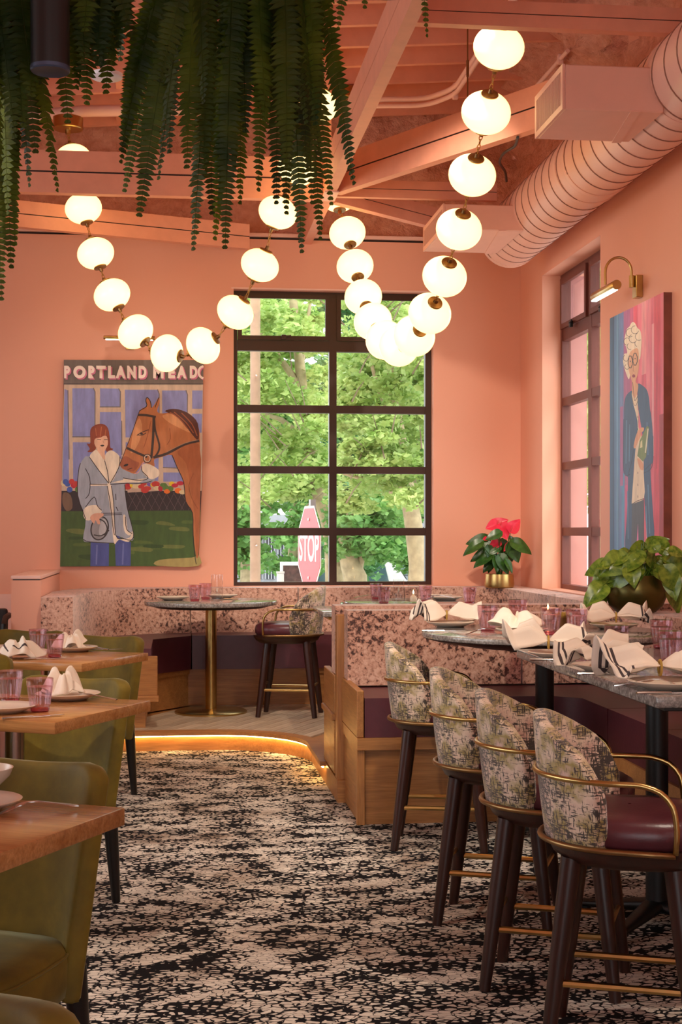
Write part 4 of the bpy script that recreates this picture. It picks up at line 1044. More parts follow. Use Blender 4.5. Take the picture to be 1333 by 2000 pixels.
garland('left garland of glowing cream globes sweeping down before the horse painting', [(143, 312, 10.72), (163, 407, 10.70), (187, 495, 10.66), (219, 576, 10.62), (265, 648, 10.56), (326, 690, 10.48), (397, 675, 10.38), (460, 610, 10.28), (508, 518, 10.16), (543, 415, 10.08), (580, 330, 10.06), (622, 205, 10.0)],
        [(133, 262, 10.74), (607, 122, 10.0)])
garland('right garland of glowing cream globes diving from the near ceiling to the window', [(975, 92, 7.69), (950, 220, 7.94), (923, 342, 8.25), (897, 448, 8.52), (869, 540, 8.8), (840, 612, 9.06), (810, 656, 9.34), (780, 676, 9.64), (753, 664, 9.92), (729, 628, 10.2), (710, 580, 10.45), (694, 520, 10.64), (679, 455, 10.8), (662, 384, 10.92), (668, 305, 10.95)],
        [(992, -30, 7.5), (672, 205, 10.95)])
# ================================================================ SPOT CAN, DISC LAMP, PICTURE LIGHTS
q = D(98, 140, 3.7)
t = thing('spot_lamp', 'black cylindrical spot lamp hanging unlit among the ferns', 'lamp', q); Rc = .050
MB().lathe([(.034, .05), (.034, .01), (Rc-.004, 0), (Rc, .004), (Rc, .34), (Rc-.006, .346), (0, .346)], 40).build('housing', M['black'], t, smooth=35)
MB().lathe([(.035, .004), (Rc-.002, -.001), (Rc+.001, .003), (Rc+.001, .012)], 40).build('rim', plain('blue_grey_rim', (70, 80, 104), .4, .4), t, smooth=35)
MB().lathe([(0, .05), (.034, .05)], 30).build('lens', plain('dark_lens', (10, 10, 12), .2), t)
MB().lathe([(.008, .345), (.008, cz(q.x)+.01-q.z)], 10).build('stem', M['black'], t)
# added spot lamps, unseen above the frame, brightening tables, platform and walls
def added_spot(label, pos, aim, watts, ang, col=(1, .86, .70)):
    p = Vector(pos); v = (Vector(aim)-p).normalized(); t = thing('spot_lamp', label, 'lamp', p, 0, 'added fill spot lamps')
    R_ = (-v).to_track_quat('Z', 'Y').to_matrix()
    MB().lathe([(.045, .10), (.055, 0), (.065, .004), (.065, .26), (0, .266)], 28, M=R_).build('housing', M['black'], t, smooth=35)
    top = R_ @ Vector((0, 0, .2)); MB().tube([tuple(top), (top.x, top.y, top.z+.12), (top.x, top.y, cz(p.x)+.02-p.z)], .008, 8).build('stem', M['black'], t)
    l = bpy.data.lights.new('spot', 'SPOT'); l.energy = watts; l.spot_size = math.radians(ang); l.spot_blend = .7; l.color = col; l.shadow_soft_size = .05
    lo = bpy.data.objects.new('added_spot_light', l); C.objects.link(lo); lo.parent = t; lo.location = v*.03; lo.rotation_mode = 'QUATERNION'; lo.rotation_quaternion = v.to_track_quat('-Z', 'Y')
added_spot('added spot lamp above the frame aimed at the brass pedestal table', (0, 7.2, 4.5), (.3, 10.9, .4), 170, 38)
added_spot('added spot lamp above the frame aimed at the round booth table', (.9, 4.4, 4.5), (1.8, 7.1, .9), 80, 50)
added_spot('added spot lamp above the frame aimed at the front stools', (2.3, 3.3, 4.4), (1.3, 5.0, .5), 120, 60)
added_spot('added spot lamp above the frame aimed at the oak tables', (-1.7, 3.6, 4.4), (-.35, 5.6, .8), 120, 60)
added_spot('added spot lamp above the frame aimed at the middle of the carpet', (1.5, 5.4, 4.5), (.35, 7.9, 0), 140, 60)
added_spot('added spot lamp above the frame washing the horse painting', (-.6, 6.9, 4.5), (-.4, 11.9, 1.7), 70, 40)
added_spot('added spot lamp above the frame washing the wall right of the window', (1.36, 7.42, 4.45), (2.45, 11.9, 1.5), 110, 44)
added_spot('added spot lamp above the frame washing the right wall', (.6, 1.0, 4.2), (2.92, 8.5, 1.75), 240, 21)
added_spot('added spot lamp above the frame aimed at the farther round table', (1.5, 7.25, 4.5), (1.8, 10.8, .7), 110, 50)
q = D(208, 153, 6.8)
t = thing('disc_lamp', 'flat white disc lamp under the joists behind the hanging ferns', 'lamp', q)
MB().lathe([(0, 0), (.07, 0), (.076, .004), (.078, .02), (0, .02)], 40).build('disc', plain('white_disc', (236, 232, 236), .4), t, smooth=35)
MB().lathe([(.02, .02), (.02, cz(q.x)+.01-q.z)], 12).build('stem', M['pink_lt'], t)
# picture light on the right wall
q0 = Vector((XR, *WX(1253, 562, XR))); q0 = Vector((XR, q0.y, q0.z))
t = thing('picture_light', 'curved brass picture light with lit tube above the right wall painting', 'lamp', q0)
MB().rbox(-.045, 0, -.04, .04, -.065, .075, .004, 1).build('wall_plate', M['brass'], t, smooth=30)
MB().lathe([(.018, 0), (.018, .075)], 14, c=(-.06, 0, -.0)).build('socket', M['brass'], t)
arm = [(-.06, 0, .06), (-.062, 0, .09)] + [(-.142+.08*math.cos(a), .03*(1-math.cos(a))/2, .10 + .09*math.sin(a)) for a in np.linspace(0.1, PI-.1, 16)] + [(-.222, .03, .09), (-.222, .03, .02)]
MB().tube(arm, .0085, 10).build('arm', M['brass'], t)
hd = MB().lathe([(0, -.24), (.028, -.24), (.030, -.235), (.030, .235), (.028, .24), (0, .24)], 20, M=Matrix.Rotation(PI/2, 3, 'X'), c=(-.222, .03, -.02)).build('head', M['brass'], t, smooth=35)
MB().rbox(-.026, .012, -.225, .225, -.033, -.022, .005, 2).build('lit_tube', M['lampglow'], hd, loc=(-.222, .03, -.02))
# picture light above the horse painting
xa, za = WY(203, 659, 11.68); xb, zb_ = WY(302, 659, 11.68); xm = (xa+xb)/2
t = thing('picture_light', 'slim brass picture light bar above the horse painting, half behind a globe', 'lamp', (xm, YB, za))
MB().lathe([(0, -.205), (.014, -.205), (.015, -.2), (.015, .2), (.014, .205), (0, .205)], 16, M=Matrix.Rotation(PI/2, 3, 'Y'), c=(0, -.22, 0)).build('head', M['brass'], t, smooth=35)
MB().rbox(-.19, .19, -.23, -.212, -.02, -.013, .003, 1).build('lit_tube', M['lampglow'], t)
MB().tube([(0, 0, -.03), (0, -.08, .03), (0, -.18, .03), (0, -.22, .01)], .007, 8).build('arm', M['brass'], t); MB().rbox(-.035, .035, -.02, 0, -.07, .02, .003, 1).build('wall_plate', M['brass'], t)
# ================================================================ HANGING FERNS
rf = random.Random(4)
def frond_mesh(pts, wid, roll, o0):
    """pinnate frond along pts (world), two rows of leaflets"""
    b = MB(); n = len(pts); L = sum((pts[i+1]-pts[i]).length for i in range(n-1)); steps = max(12, int(L/.0165))
    cum = [0]
    for i in range(n-1): cum.append(cum[-1] + (pts[i+1]-pts[i]).length)
    def at(s):
        for i in range(n-1):
            if s <= cum[i+1]: return pts[i] + (pts[i+1]-pts[i])*((s-cum[i])/max(1e-6, cum[i+1]-cum[i]))
        return pts[-1].copy()
    prev = None; verts = []; faces = []
    for k in range(steps):
        s = L*(k+.5)/steps; p = at(s); t = (at(min(L, s+.02))-at(max(0, s-.02))).normalized()
        side = Vector((math.cos(roll), math.sin(roll), 0)); side = (side - t*side.dot(t)).normalized(); nrm = t.cross(side)
        f = k/steps; w_ = wid*min(1, .45+f*2.2)*(1 if f < .6 else max(.22, 1-((f-.6)/.4)**1.5*.85))
        for sg in (-1, 1):
            j = rf.uniform(.85, 1.12); d = (side*sg*.96 + t*.22 + nrm*rf.uniform(-.28, .12)).normalized(); hw = .0075 + .11*w_
            o = len(verts); tip = p + d*w_*j
            verts += [p - t*hw*.55, p + t*hw*.75, p + d*w_*.55*j + t*hw*.8 + nrm*.002, tip + t*w_*.08, p + d*w_*.55*j - t*hw*.55 + nrm*.002]
            faces.append((o, o+1, o+2, o+3, o+4))
    b.add([v-o0 for v in verts], faces)
    b.tube([q-o0 for q in pts], [.0028*(1-.75*i/(n-1)) for i in range(n)], 4, caps=False); return b
def fern(label, rootpx, d0, tips, nrand, randbox, spread, wid=.045):
    rc = D(*rootpx, d0); t = thing('hanging_fern', label, 'plant', rc)
    MB().lathe([(0, -.12), (.10, -.12), (.135, -.04), (.15, .04), (.155, .07), (.14, .07), (.13, .03), (0, .03)], 32).build('pot', M['black'], t, smooth=35)
    for a in (0, 2.1, 4.2): MB().tube([(.145*math.cos(a), .145*math.sin(a), .06), (0, 0, .55)], .003, 5).build('cord', M['black'], t)
    MB().tube([(0, 0, .55), (0, 0, max(.7, cz(rc.x)+.01-rc.z))], .004, 6).build('cord', M['black'], t)
    allt = list(tips)
    for _ in range(nrand): allt.append((rf.uniform(randbox[0], randbox[1]), rf.uniform(randbox[2], randbox[3]), None))
    for q in allt:
        tx, ty = q[0], q[1]; dd = d0 + rf.uniform(-.35, .35)
        sx = q[2] if len(q) > 2 and q[2] is not None else rootpx[0] + (tx-rootpx[0])*.62 + rf.uniform(-spread, spread)*.3
        tip = D(tx, ty, dd); mid = D(tx*.35 + sx*.65, rootpx[1] - 10 + (ty-rootpx[1])*.22, d0 + (dd-d0)*.7)
        a = Vector(rc) + Vector((0, 0, .06)); pts = []
        st = a + (D(sx, rootpx[1]-30, d0 + (dd-d0)*.4)-a)*.7
        for u in np.linspace(0, 1, 14).tolist():
            pts.append(st*(1-u)**3 + 3*u*(1-u)**2*(D(sx, rootpx[1]-40, dd)) + 3*u*u*(1-u)*mid + tip*u**3)
        frond_mesh(pts, wid*rf.uniform(.85, 1.15), rf.uniform(-1.1, 1.1), rc).build('frond', M['fern'], t, smooth=0)
    return t
fern('big hanging fern at top centre with long drooping fronds', (470, -75), 4.3,
     [(237, 296, 330), (236, 320, 335), (243, 376, 345), (272, 424, 360), (310, 352, 370), (330, 300, 350), (378, 490, 420), (415, 420, 400), (420, 470, 470), (440, 487, 455), (505, 375, 520), (590, 495, 560), (626, 470, 590),
      (692, 362, 610), (648, 402, 585), (520, 250, 500), (240, 245, 320), (365, 330, 380), (400, 330, 400), (458, 330, 450), (540, 400, 545), (560, 420, 555), (300, 220, 300), (480, 260, 470), (620, 250, 610), (600, 330, 580), (428, 412, 440), (560, 330, 560), (610, 400, 590), (470, 400, 470)],
     20, (290, 640, 90, 270), 160)
fern('hanging fern at upper left beside the black spot lamp', (165, -70), 4.05, [(170, 206, 170), (207, 184, 225), (133, 242, 110), (150, 175, 160), (235, 120, 240), (190, 130, 200)], 12, (150, 265, 40, 150), 60)
fern('hanging fern cut by the left edge of the picture', (-45, -40), 3.9, [(113, 376, 40), (58, 366, 20), (3, 588, -20), (22, 525, -5), (62, 190, 35), (30, 480, 5), (15, 420, 0), (70, 300, 30), (-10, 560, -25), (10, 350, -10), (45, 250, 20)], 20, (-90, 40, 120, 470), 60, .046)
fern('hanging fern above the ridge beam with only a few thin tips in view', (760, -95), 4.6, [(600, 130, 660), (612, 75, 640), (713, 18, 712), (835, 74, 818), (643, 95, 655), (585, 52, 600), (660, 60, 690)], 4, (640, 720, -20, 15), 40, .020)
# silver shell shades hidden in the big fern
for (px, py, lab) in ((390, 62, 'silver scalloped glass pendant showing through the big fern'), (505, 88, 'small silver glass pendant right of its larger twin in the big fern')):
    q = D(px, py, 4.75); s_ = 1.0 if px < 450 else .6
    t = thing('glass_pendant', lab, 'lamp', q)
    MB().lathe([(.075*s_, -.05*s_), (.07*s_, .0), (.05*s_, .04*s_), (.015*s_, .06*s_)], 48, rib=.06, ribn=12).build('shade', M['steel'], t, smooth=50)
    MB().tube([(0, 0, .05*s_), (0, 0, cz(q.x)+.01-q.z)], .003, 5).build('cord', M['black'], t)
# ================================================================ PAINTINGS (flat pictures on canvas)
def canvas_builder(plane, val, step):
    """returns poly(), line(), blob() that add flat coloured paint to a mesh; plane 'Y' or 'X'"""
    b = MB(); st = {'k': 0}
    def pt(px, py, k):
        if plane == 'Y': x, z = WY(px, py, val); return (x, val - step*k, z)
        y, z = WX(px, py, val); return (val - step*k, y, z)
    def poly(pts, c):
        st['k'] += 1; vs = [pt(x, y, st['k']) for x, y in pts]; n = len(vs)
        ar = sum(pts[i][0]*pts[(i+1) % n][1] - pts[(i+1) % n][0]*pts[i][1] for i in range(n))
        b.add(vs, [tuple(range(n)) if ar < 0 else tuple(range(n))[::-1]], 0, lin(c))
    def line(pts, w_, c):
        for i in range(len(pts)-1):
            (x0, y0), (x1, y1) = pts[i], pts[i+1]; dx, dy = x1-x0, y1-y0; L = math.hypot(dx, dy) or 1; nx_, ny_ = -dy/L*w_/2, dx/L*w_/2; ex, ey = dx/L*w_*.3, dy/L*w_*.3
            poly([(x0+nx_-ex, y0+ny_-ey), (x1+nx_+ex, y1+ny_+ey), (x1-nx_+ex, y1-ny_+ey), (x0-nx_-ex, y0-ny_-ey)], c); st['k'] -= .9
    def blob(x, y, rx, ry, c, n=14, rot=0):
        poly([(x + rx*math.cos(2*PI*k/n)*math.cos(rot) - ry*math.sin(2*PI*k/n)*math.sin(rot), y + rx*math.cos(2*PI*k/n)*math.sin(rot) + ry*math.sin(2*PI*k/n)*math.cos(rot)) for k in range(n)], c)
    return b, poly, line, blob
def smoothpts(pts, closed=True, k=3):
    n = len(pts); out = []
    for i in range(n if closed else n-1):
        p0, p1, p2, p3 = [pts[(i+j) % n] if closed else pts[min(max(i+j, 0), n-1)] for j in (-1, 0, 1, 2)]
        for t in np.linspace(0, 1, k, endpoint=False):
            out.append(tuple(.5*((2*p1[a]) + (-p0[a]+p2[a])*t + (2*p0[a]-5*p1[a]+4*p2[a]-p3[a])*t*t + (-p0[a]+3*p1[a]-3*p2[a]+p3[a])*t**3) for a in (0, 1)))
    if not closed: out.append(pts[-1])
    return out
YC = YB - .045
b, poly0, line0, blob0 = canvas_builder('Y', YC, .00003)
S1 = 3.508
def f1(pts): return [(90 + x/S1, 640 + y/S1) for x, y in pts]
def poly(p, c, sm=False): poly0(f1(smoothpts(p) if sm else p), c)
def line(p, w_, c, sm=True): line0(f1(smoothpts(p, False) if sm and len(p) > 2 else p), w_/S1, c)
def blob(x, y, rx, ry, c, rot=0): blob0(90+x/S1, 640+y/S1, rx/S1, ry/S1, c, 14, rot)
TAN = (208, 182, 160); BLU = (140, 144, 200); INK = (44, 30, 30)
poly([(124, 386), (1077, 386), (1067, 1120), (106, 1120)], TAN)
for p in ([(180, 415), (325, 415), (336, 440), (335, 748), (182, 748)], [(183, 785), (330, 785), (300, 1060), (186, 1060)], [(370, 415), (498, 418), (510, 440), (508, 543), (370, 543)],
          [(369, 578), (514, 578), (518, 900), (369, 900)], [(540, 425), (765, 425), (776, 455), (774, 752), (545, 752)], [(546, 785), (774, 785), (770, 1050), (546, 1050)], [(795, 430), (960, 430), (970, 460), (968, 700), (797, 700)],
          [(1002, 430), (1074, 430), (1071, 556), (1002, 556)], [(1002, 590), (1070, 590), (1066, 720), (1002, 720)], [(800, 730), (968, 730), (960, 958), (803, 958)], [(804, 992), (960, 992), (960, 1055), (804, 1055)], [(126, 420), (150, 430), (158, 1060), (112, 1060)]):
    poly(p, BLU)
for p in ([(325, 415), (336, 440), (335, 748)], [(498, 418), (510, 440), (508, 543), (370, 543)], [(765, 425), (776, 455), (774, 752)], [(960, 430), (970, 460), (968, 600)], [(182, 748), (335, 748)], [(150, 430), (158, 900)], [(518, 640), (520, 870)], [(803, 958), (900, 962)]):
    line(p, 7, (120, 112, 118), False)
poly([(107, 1118), (1066, 1118), (1060, 1262), (103, 1262)], (52, 40, 42))
for k in range(9):
    x = 560 + k*52; line([(x, 1128), (x+70, 1250)], 2.5, (104, 84, 86), False); line([(x+60, 1128), (x, 1250)], 2.5, (104, 84, 86), False)
poly([(120, 1130), (170, 1150), (180, 1235), (140, 1255), (112, 1200)], (120, 92, 72), True)
FC = [(200, 60, 52), (232, 196, 40), (70, 96, 176), (236, 120, 40), (226, 206, 160), (96, 130, 60), (190, 40, 60), (120, 90, 170)]
rp = random.Random(9)
poly([(545, 1062), (930, 1062), (930, 1110), (560, 1130)], (200, 170, 150))
for k in range(24): blob(545 + k*17 + rp.uniform(-6, 6), rp.uniform(1062, 1130), rp.uniform(17, 30), rp.uniform(14, 22), FC[rp.randrange(8)])
for k in range(8): blob(120 + k*14, rp.uniform(1055, 1110), 20, 20, FC[rp.randrange(8)])
poly([(103, 1258), (1060, 1252), (1044, 1634), (96, 1636)], (66, 92, 38))
for k in range(16):
    x, y = rp.uniform(130, 980), rp.uniform(1300, 1620); poly([(x, y), (x+rp.uniform(60, 160), y+4), (x+rp.uniform(60, 150), y+rp.uniform(18, 40)), (x-10, y+20)], [(84, 106, 44), (52, 78, 30), (104, 116, 56)][k % 3], True)
poly([(780, 1590), (1000, 1575), (1046, 1560), (1044, 1634), (760, 1630)], (166, 150, 90), True)
# horse
HB = (190, 116, 68); HD = (150, 82, 46); HL = (216, 150, 100)
poly([(640, 570), (690, 538), (684, 500), (694, 478), (716, 508), (722, 548), (748, 520), (772, 476), (779, 512), (762, 572), (800, 588), (900, 574), (1000, 612), (1047, 690), (1055, 820), (1050, 1200), (1046, 1540), (1028, 1560), (1012, 1420), (1004, 1270), (958, 1190), (944, 1060), (900, 960), (864, 874), (790, 888), (742, 904), (744, 948), (718, 960), (690, 936), (664, 922), (640, 960), (602, 1003), (560, 985), (518, 966), (503, 940), (528, 880), (558, 802), (598, 690)], HB, True)
poly([(1050, 800), (1056, 1200), (1046, 1540), (1026, 1550), (1020, 1300), (990, 1100), (960, 930), (900, 850)], (176, 100, 58), True)
poly([(800, 600), (900, 590), (980, 640), (1000, 720), (900, 680), (830, 640)], HL, True)
poly([(600, 700), (640, 620), (660, 700), (630, 800), (580, 860)], HL, True)
poly([(505, 940), (540, 880), (600, 910), (640, 930), (600, 985), (540, 970)], (164, 90, 58), True)
poly([(815, 572), (870, 556), (930, 566), (990, 596), (1040, 656), (1046, 770), (1000, 730), (940, 650), (880, 600)], (86, 38, 26), True)
for q in ([(880, 580), (960, 650), (1010, 720)], [(930, 585), (1000, 660), (1035, 740)], [(850, 580), (910, 620), (970, 690)]): line(q, 7, (160, 84, 48))
line([(848, 690), (852, 760), (830, 800)], 5, HD); line([(720, 640), (690, 760), (670, 820)], 5, HD); line([(1010, 1000), (980, 1080), (1000, 1170), (1040, 1240)], 5, HD)
BR = (64, 46, 40)
line([(636, 598), (690, 600), (748, 612)], 16, BR); line([(738, 618), (734, 750), (722, 890)], 17, BR); line([(742, 612), (748, 700), (776, 800), (770, 850), (742, 890)], 13, BR); line([(558, 826), (630, 860), (690, 884)], 16, BR)
line([(740, 888), (830, 862), (950, 800), (1046, 776)], 17, BR); line([(830, 850), (950, 792), (1044, 768)], 4, (170, 140, 120))
for r_ in (26, 20): line([(694+r_*math.cos(a), 896+r_*1.1*math.sin(a)) for a in np.linspace(0, 2*PI, 13)], 5, (60, 46, 40) if r_ == 26 else (220, 200, 180))
line([(624, 738), (650, 720), (702, 700)], 5, INK); line([(628, 735), (660, 736), (684, 722)], 5, INK); blob(655, 727, 10, 6, INK); blob(548, 942, 17, 8, INK, -.35); line([(560, 972), (590, 962)], 4, INK)
line([(602, 1003), (640, 985), (668, 920)], 7, (236, 170, 150)); line([(640, 572), (600, 690), (558, 802), (528, 880), (503, 940)], 4, INK); line([(640, 570), (690, 538), (684, 500), (694, 478), (716, 508), (722, 548)], 5, INK); line([(748, 545), (765, 500), (774, 478)], 5, INK)
line([(864, 874), (900, 960), (944, 1060), (958, 1190), (1004, 1270), (1008, 1420), (1020, 1560), (1030, 1620)], 5, INK)
# woman
poly([(306, 1470), (432, 1478), (430, 1634), (304, 1634)], (76, 86, 152)); poly([(470, 1400), (520, 1450), (582, 1470), (580, 1632), (478, 1632)], (76, 86, 152)); line([(350, 1490), (345, 1620)], 10, (110, 118, 178)); line([(530, 1480), (525, 1620)], 10, (110, 118, 178))
poly([(304, 700), (340, 666), (390, 660), (425, 690), (438, 770), (440, 820), (460, 830), (440, 850), (408, 840), (420, 760), (330, 760), (345, 820), (320, 850), (284, 850), (300, 830), (280, 795), (304, 790)], (140, 60, 34), True)
poly([(330, 745), (380, 735), (416, 745), (424, 800), (402, 850), (408, 900), (372, 890), (350, 835), (330, 790)], (234, 184, 154), True)
poly([(310, 720), (350, 672), (410, 680), (434, 740), (400, 740), (375, 752), (335, 762), (330, 800), (312, 790)], (152, 68, 38), True)
for q in ([(340, 690), (345, 740)], [(380, 680), (372, 745)], [(410, 700), (405, 738)]): line(q, 5, (196, 110, 66), False)
line([(352, 764), (376, 768)], 4, INK, False); line([(398, 768), (420, 766)], 4, INK, False); blob(386, 808, 14, 6, INK); line([(390, 775), (398, 792)], 3, (190, 130, 110), False)
COAT = (164, 170, 184); FUR = (240, 224, 202)
poly([(236, 930), (300, 882), (430, 1060), (500, 950), (525, 968), (620, 1004), (664, 956), (742, 1030), (728, 1058), (600, 1074), (540, 1076), (556, 1230), (600, 1420), (576, 1460), (470, 1420), (465, 1474), (300, 1470), (254, 1448), (272, 1310), (218, 1150), (222, 990)], COAT, True)
poly([(300, 890), (326, 846), (352, 842), (402, 912), (408, 866), (448, 840), (506, 884), (500, 950), (440, 1066), (360, 970)], FUR, True)
poly([(654, 952), (690, 930), (768, 970), (772, 1016), (720, 1038), (668, 1000)], FUR, True); poly([(268, 1232), (340, 1214), (380, 1250), (368, 1276), (292, 1322), (256, 1290)], FUR, True)
poly([(418, 1080), (446, 1080), (466, 1260), (474, 1420), (520, 1448), (574, 1436), (594, 1390), (600, 1424), (564, 1468), (500, 1452), (466, 1478), (448, 1300)], FUR, True)
poly([(528, 1290), (546, 1292), (560, 1390), (590, 1400), (570, 1424), (536, 1390)], FUR, True)
poly([(300, 1070), (424, 1070), (424, 1082), (300, 1084)], FUR); poly([(440, 1064), (640, 1060), (700, 1032), (600, 1040), (530, 1030), (530, 1042)], FUR)
for q in ([(300, 890), (360, 975), (430, 1066)], [(506, 884), (498, 960), (440, 1066)], [(402, 912), (420, 980), (432, 1060)], [(270, 966), (300, 1030), (298, 1130), (272, 1170)], [(270, 1230), (330, 1160), (352, 1220), (380, 1250)], [(300, 1072), (420, 1076)], [(440, 1074), (560, 1066), (660, 1066), (728, 1050)], [(390, 1272), (520, 1270)], [(392, 1284), (520, 1280)],
          [(420, 1085), (440, 1200), (456, 1340), (468, 1420)], [(448, 1085), (464, 1200), (478, 1420), (520, 1446)], [(540, 1076), (556, 1230), (600, 1410), (580, 1456), (520, 1440)], [(478, 1140), (480, 1180)], [(480, 1228), (494, 1254)], [(256, 1450), (300, 1468), (466, 1476)], [(236, 930), (222, 990), (218, 1150), (272, 1310)], [(656, 952), (660, 985), (700, 1030), (640, 1046), (530, 1030)], [(544, 1296), (552, 1380), (590, 1410)]):
    line(q, 5, INK)
blob(368, 1374, 56, 78, (150, 148, 152), .25); blob(392, 1366, 26, 66, (186, 184, 188), .25)
line([(368+58*math.cos(a)*math.cos(.25)-80*math.sin(a)*math.sin(.25), 1374+58*math.cos(a)*math.sin(.25)+80*math.sin(a)*math.cos(.25)) for a in np.linspace(0, 2*PI, 20)], 9, (60, 54, 56)); line([(360, 1310), (400, 1330), (420, 1380), (400, 1420)], 8, (60, 54, 56)); line([(330, 1420), (380, 1425), (430, 1390)], 8, (60, 54, 56))
poly([(302, 1300), (330, 1274), (390, 1272), (392, 1290), (366, 1310), (372, 1342), (356, 1346), (340, 1318), (330, 1342), (316, 1330)], (228, 172, 146), True)
# title band
poly([(122, 220), (1080, 222), (1076, 388), (122, 388)], (112, 98, 92)); line([(122, 386), (1076, 386)], 6, (80, 68, 66), False)
p0 = b
x0_, z0_ = WY(*f1([(122, 220)])[0], YC); x1_, z1_ = WY(*f1([(1045, 1634)])[0], YC)
t = thing('wall_painting', 'large painting of a woman in a sheepskin coat beside a brown horse', 'painting', (x0_, YB, z1_))
corn = [WY(*q, YC) for q in f1([(96, 1637), (1046, 1633), (1080, 221), (122, 220)])]
cb = MB(); cb.add([(x, YC, z) for x, z in corn] + [(x, YB-.001, z) for x, z in corn], [(3,2,1,0), (4,5,6,7), (0,1,5,4), (1,2,6,5), (2,3,7,6), (3,0,4,7)])
TM = Matrix.Translation((-x0_, -YB, -z1_))
cb.xf(TM).build('canvas', plain('canvas_edge', (150, 104, 84), .8), t, smooth=0)
pic = b.xf(TM).build('picture', M['paint'], t, smooth=0)
M['lw'] = plain('painted_letter', (246, 226, 216), .5); M['lp'] = plain('painted_letter_shadow', (208, 116, 148), .5)
for ch, xa_, xb2 in zip('PORTLANDMEAD', (125, 188, 290, 345, 425, 478, 556, 634, 735, 838, 896, 985), (165, 272, 348, 410, 474, 546, 616, 688, 806, 884, 962, 1036)):
    for (dx, dy, mt, yo) in ((9, 9, 'lp', .0142), (0, 0, 'lw', .0146)):
        me = textmesh(ch, .1, 0, .006); xs = [v_.co.x for v_ in me.vertices]; ys = [v_.co.y for v_ in me.vertices]
        (ax_, az_), (bx_, bz_) = WY(*f1([(xa_+dx, 348+dy)])[0], YC), WY(*f1([(xb2+dx, 262+dy)])[0], YC)
        sx_ = (bx_-ax_)/(max(xs)-min(xs)); sz_ = (bz_-az_)/(max(ys)-min(ys))
        for v_ in me.vertices: v_.co = Vector((ax_ + (v_.co.x-min(xs))*sx_ - x0_, YC-yo-YB, az_ + (v_.co.y-min(ys))*sz_ - z1_))
        me.materials.clear(); me.materials.append(M[mt]); o = bpy.data.objects.new('letter', me); C.objects.link(o); o.parent = pic
for dx, mt, yo in ((7, 'lp', .0142), (0, 'lw', .0146)):
    lb, lp_, ll_, lb_ = canvas_builder('Y', YC - yo, 0.00002)
    ll_(f1([(min(1077, 1080+dx+34*math.cos(a)), 305+dx+40*math.sin(a)) for a in np.linspace(PI*.55, PI*1.45, 12)]), 15/S1, (255, 255, 255))
    lb.c = [None]*len(lb.c); lb.xf(TM).build('letter', M[mt], pic, smooth=0)

# right wall painting
XC = XR - .052
b, poly0, line0, blob0 = canvas_builder('X', XC, .00003)
def fa(pts): return [(1080 + x/5.27, 500 + y/5.27) for x, y in pts]
def fb_(pts): return [(1080 + x/4.763, 800 + y/4.763) for x, y in pts]
yL, zT = WX(1192, 622, XC); yR, zT2 = WX(1297, 577, XC); zBt = WX(1190, 1092, XC)[1]; yL = yL
def pxof(Y, Z):
    d = SY*XC + CY*Y; return (CX + (CY*XC - SY*Y)/d*FPX, HY - (Z-EYE)*FPX/d)
def yz(f, g): return pxof(yL + (yR-yL)*f, zBt + (zT-zBt)*g)
def colstrip(f0, f1_, c, g0=0, g1=1): poly0([yz(f0, g0), yz(f1_, g0), yz(f1_, g1), yz(f0, g1)], c)
colstrip(0, 1, (222, 92, 118))
for f0, f1_, c in ((0, .08, (52, 98, 140)), (.08, .2, (86, 132, 180)), (.2, .33, (108, 132, 186)), (.28, .40, (176, 96, 146)), (.40, .46, (196, 90, 130)), (.55, .62, (236, 120, 140)), (.7, .78, (232, 128, 146)), (.84, .95, (214, 60, 88))): colstrip(f0, f1_, c)
colstrip(.06, .09, (40, 78, 120)); colstrip(.14, .17, (110, 160, 200)); colstrip(.24, .30, (90, 150, 196), 0, .35); colstrip(.3, .36, (206, 84, 140), .0, .3); colstrip(.21, .27, (170, 100, 156), .3, .62); colstrip(.93, 1, (170, 36, 60), 0, .55)
colstrip(.62, .70, (240, 150, 158), .72, 1); colstrip(.48, .54, (226, 76, 104), .8, 1); colstrip(.8, .84, (240, 160, 170), .4, .9); colstrip(.87, .9, (200, 50, 80), .35, .75)
CARD = (48, 84, 124); CARL = (92, 136, 176); NAVY = (30, 50, 84)
L_ = fa([(822, 1386), (764, 1430), (742, 1500), (736, 1580)]) + fb_([(664, 90), (660, 330), (662, 560), (690, 618), (704, 660), (692, 1000), (676, 1290), (735, 1320), (742, 900), (752, 640), (770, 400), (800, 120), (790, 20)]) + fa([(826, 1480)])
poly0(smoothpts(L_), CARD)
R_ = fa([(880, 1316), (930, 1336), (970, 1376), (992, 1450), (1006, 1580)]) + fb_([(920, 60), (936, 250), (936, 470), (912, 556), (932, 900), (948, 1210), (890, 1260), (858, 880), (850, 600), (846, 300), (800, 0)]) + fa([(876, 1440)])
poly0(smoothpts(R_), CARD)
SH = fa([(820, 1396), (872, 1426), (880, 1580)]) + fb_([(802, 20), (800, 160), (838, 300), (850, 600), (852, 826), (748, 880), (740, 820), (756, 600), (770, 400), (794, 160), (772, 20)]) + fa([(826, 1500)])
poly0(smoothpts(SH), (238, 218, 188))
poly0(fb_([(740, 880), (852, 838), (852, 1330), (806, 1340), (796, 1066), (782, 1340), (732, 1340)]), (72, 76, 88)); poly0(fb_([(796, 1060), (806, 1350), (776, 1350)]), (230, 120, 180))
for q in ([(690, 100), (684, 500)], [(720, 140), (714, 480)], [(880, 120), (890, 420)], [(890, 700), (905, 1150)], [(700, 760), (704, 1200)], [(870, 900), (880, 1180)]): line0(fb_(q), 1.6, CARL)
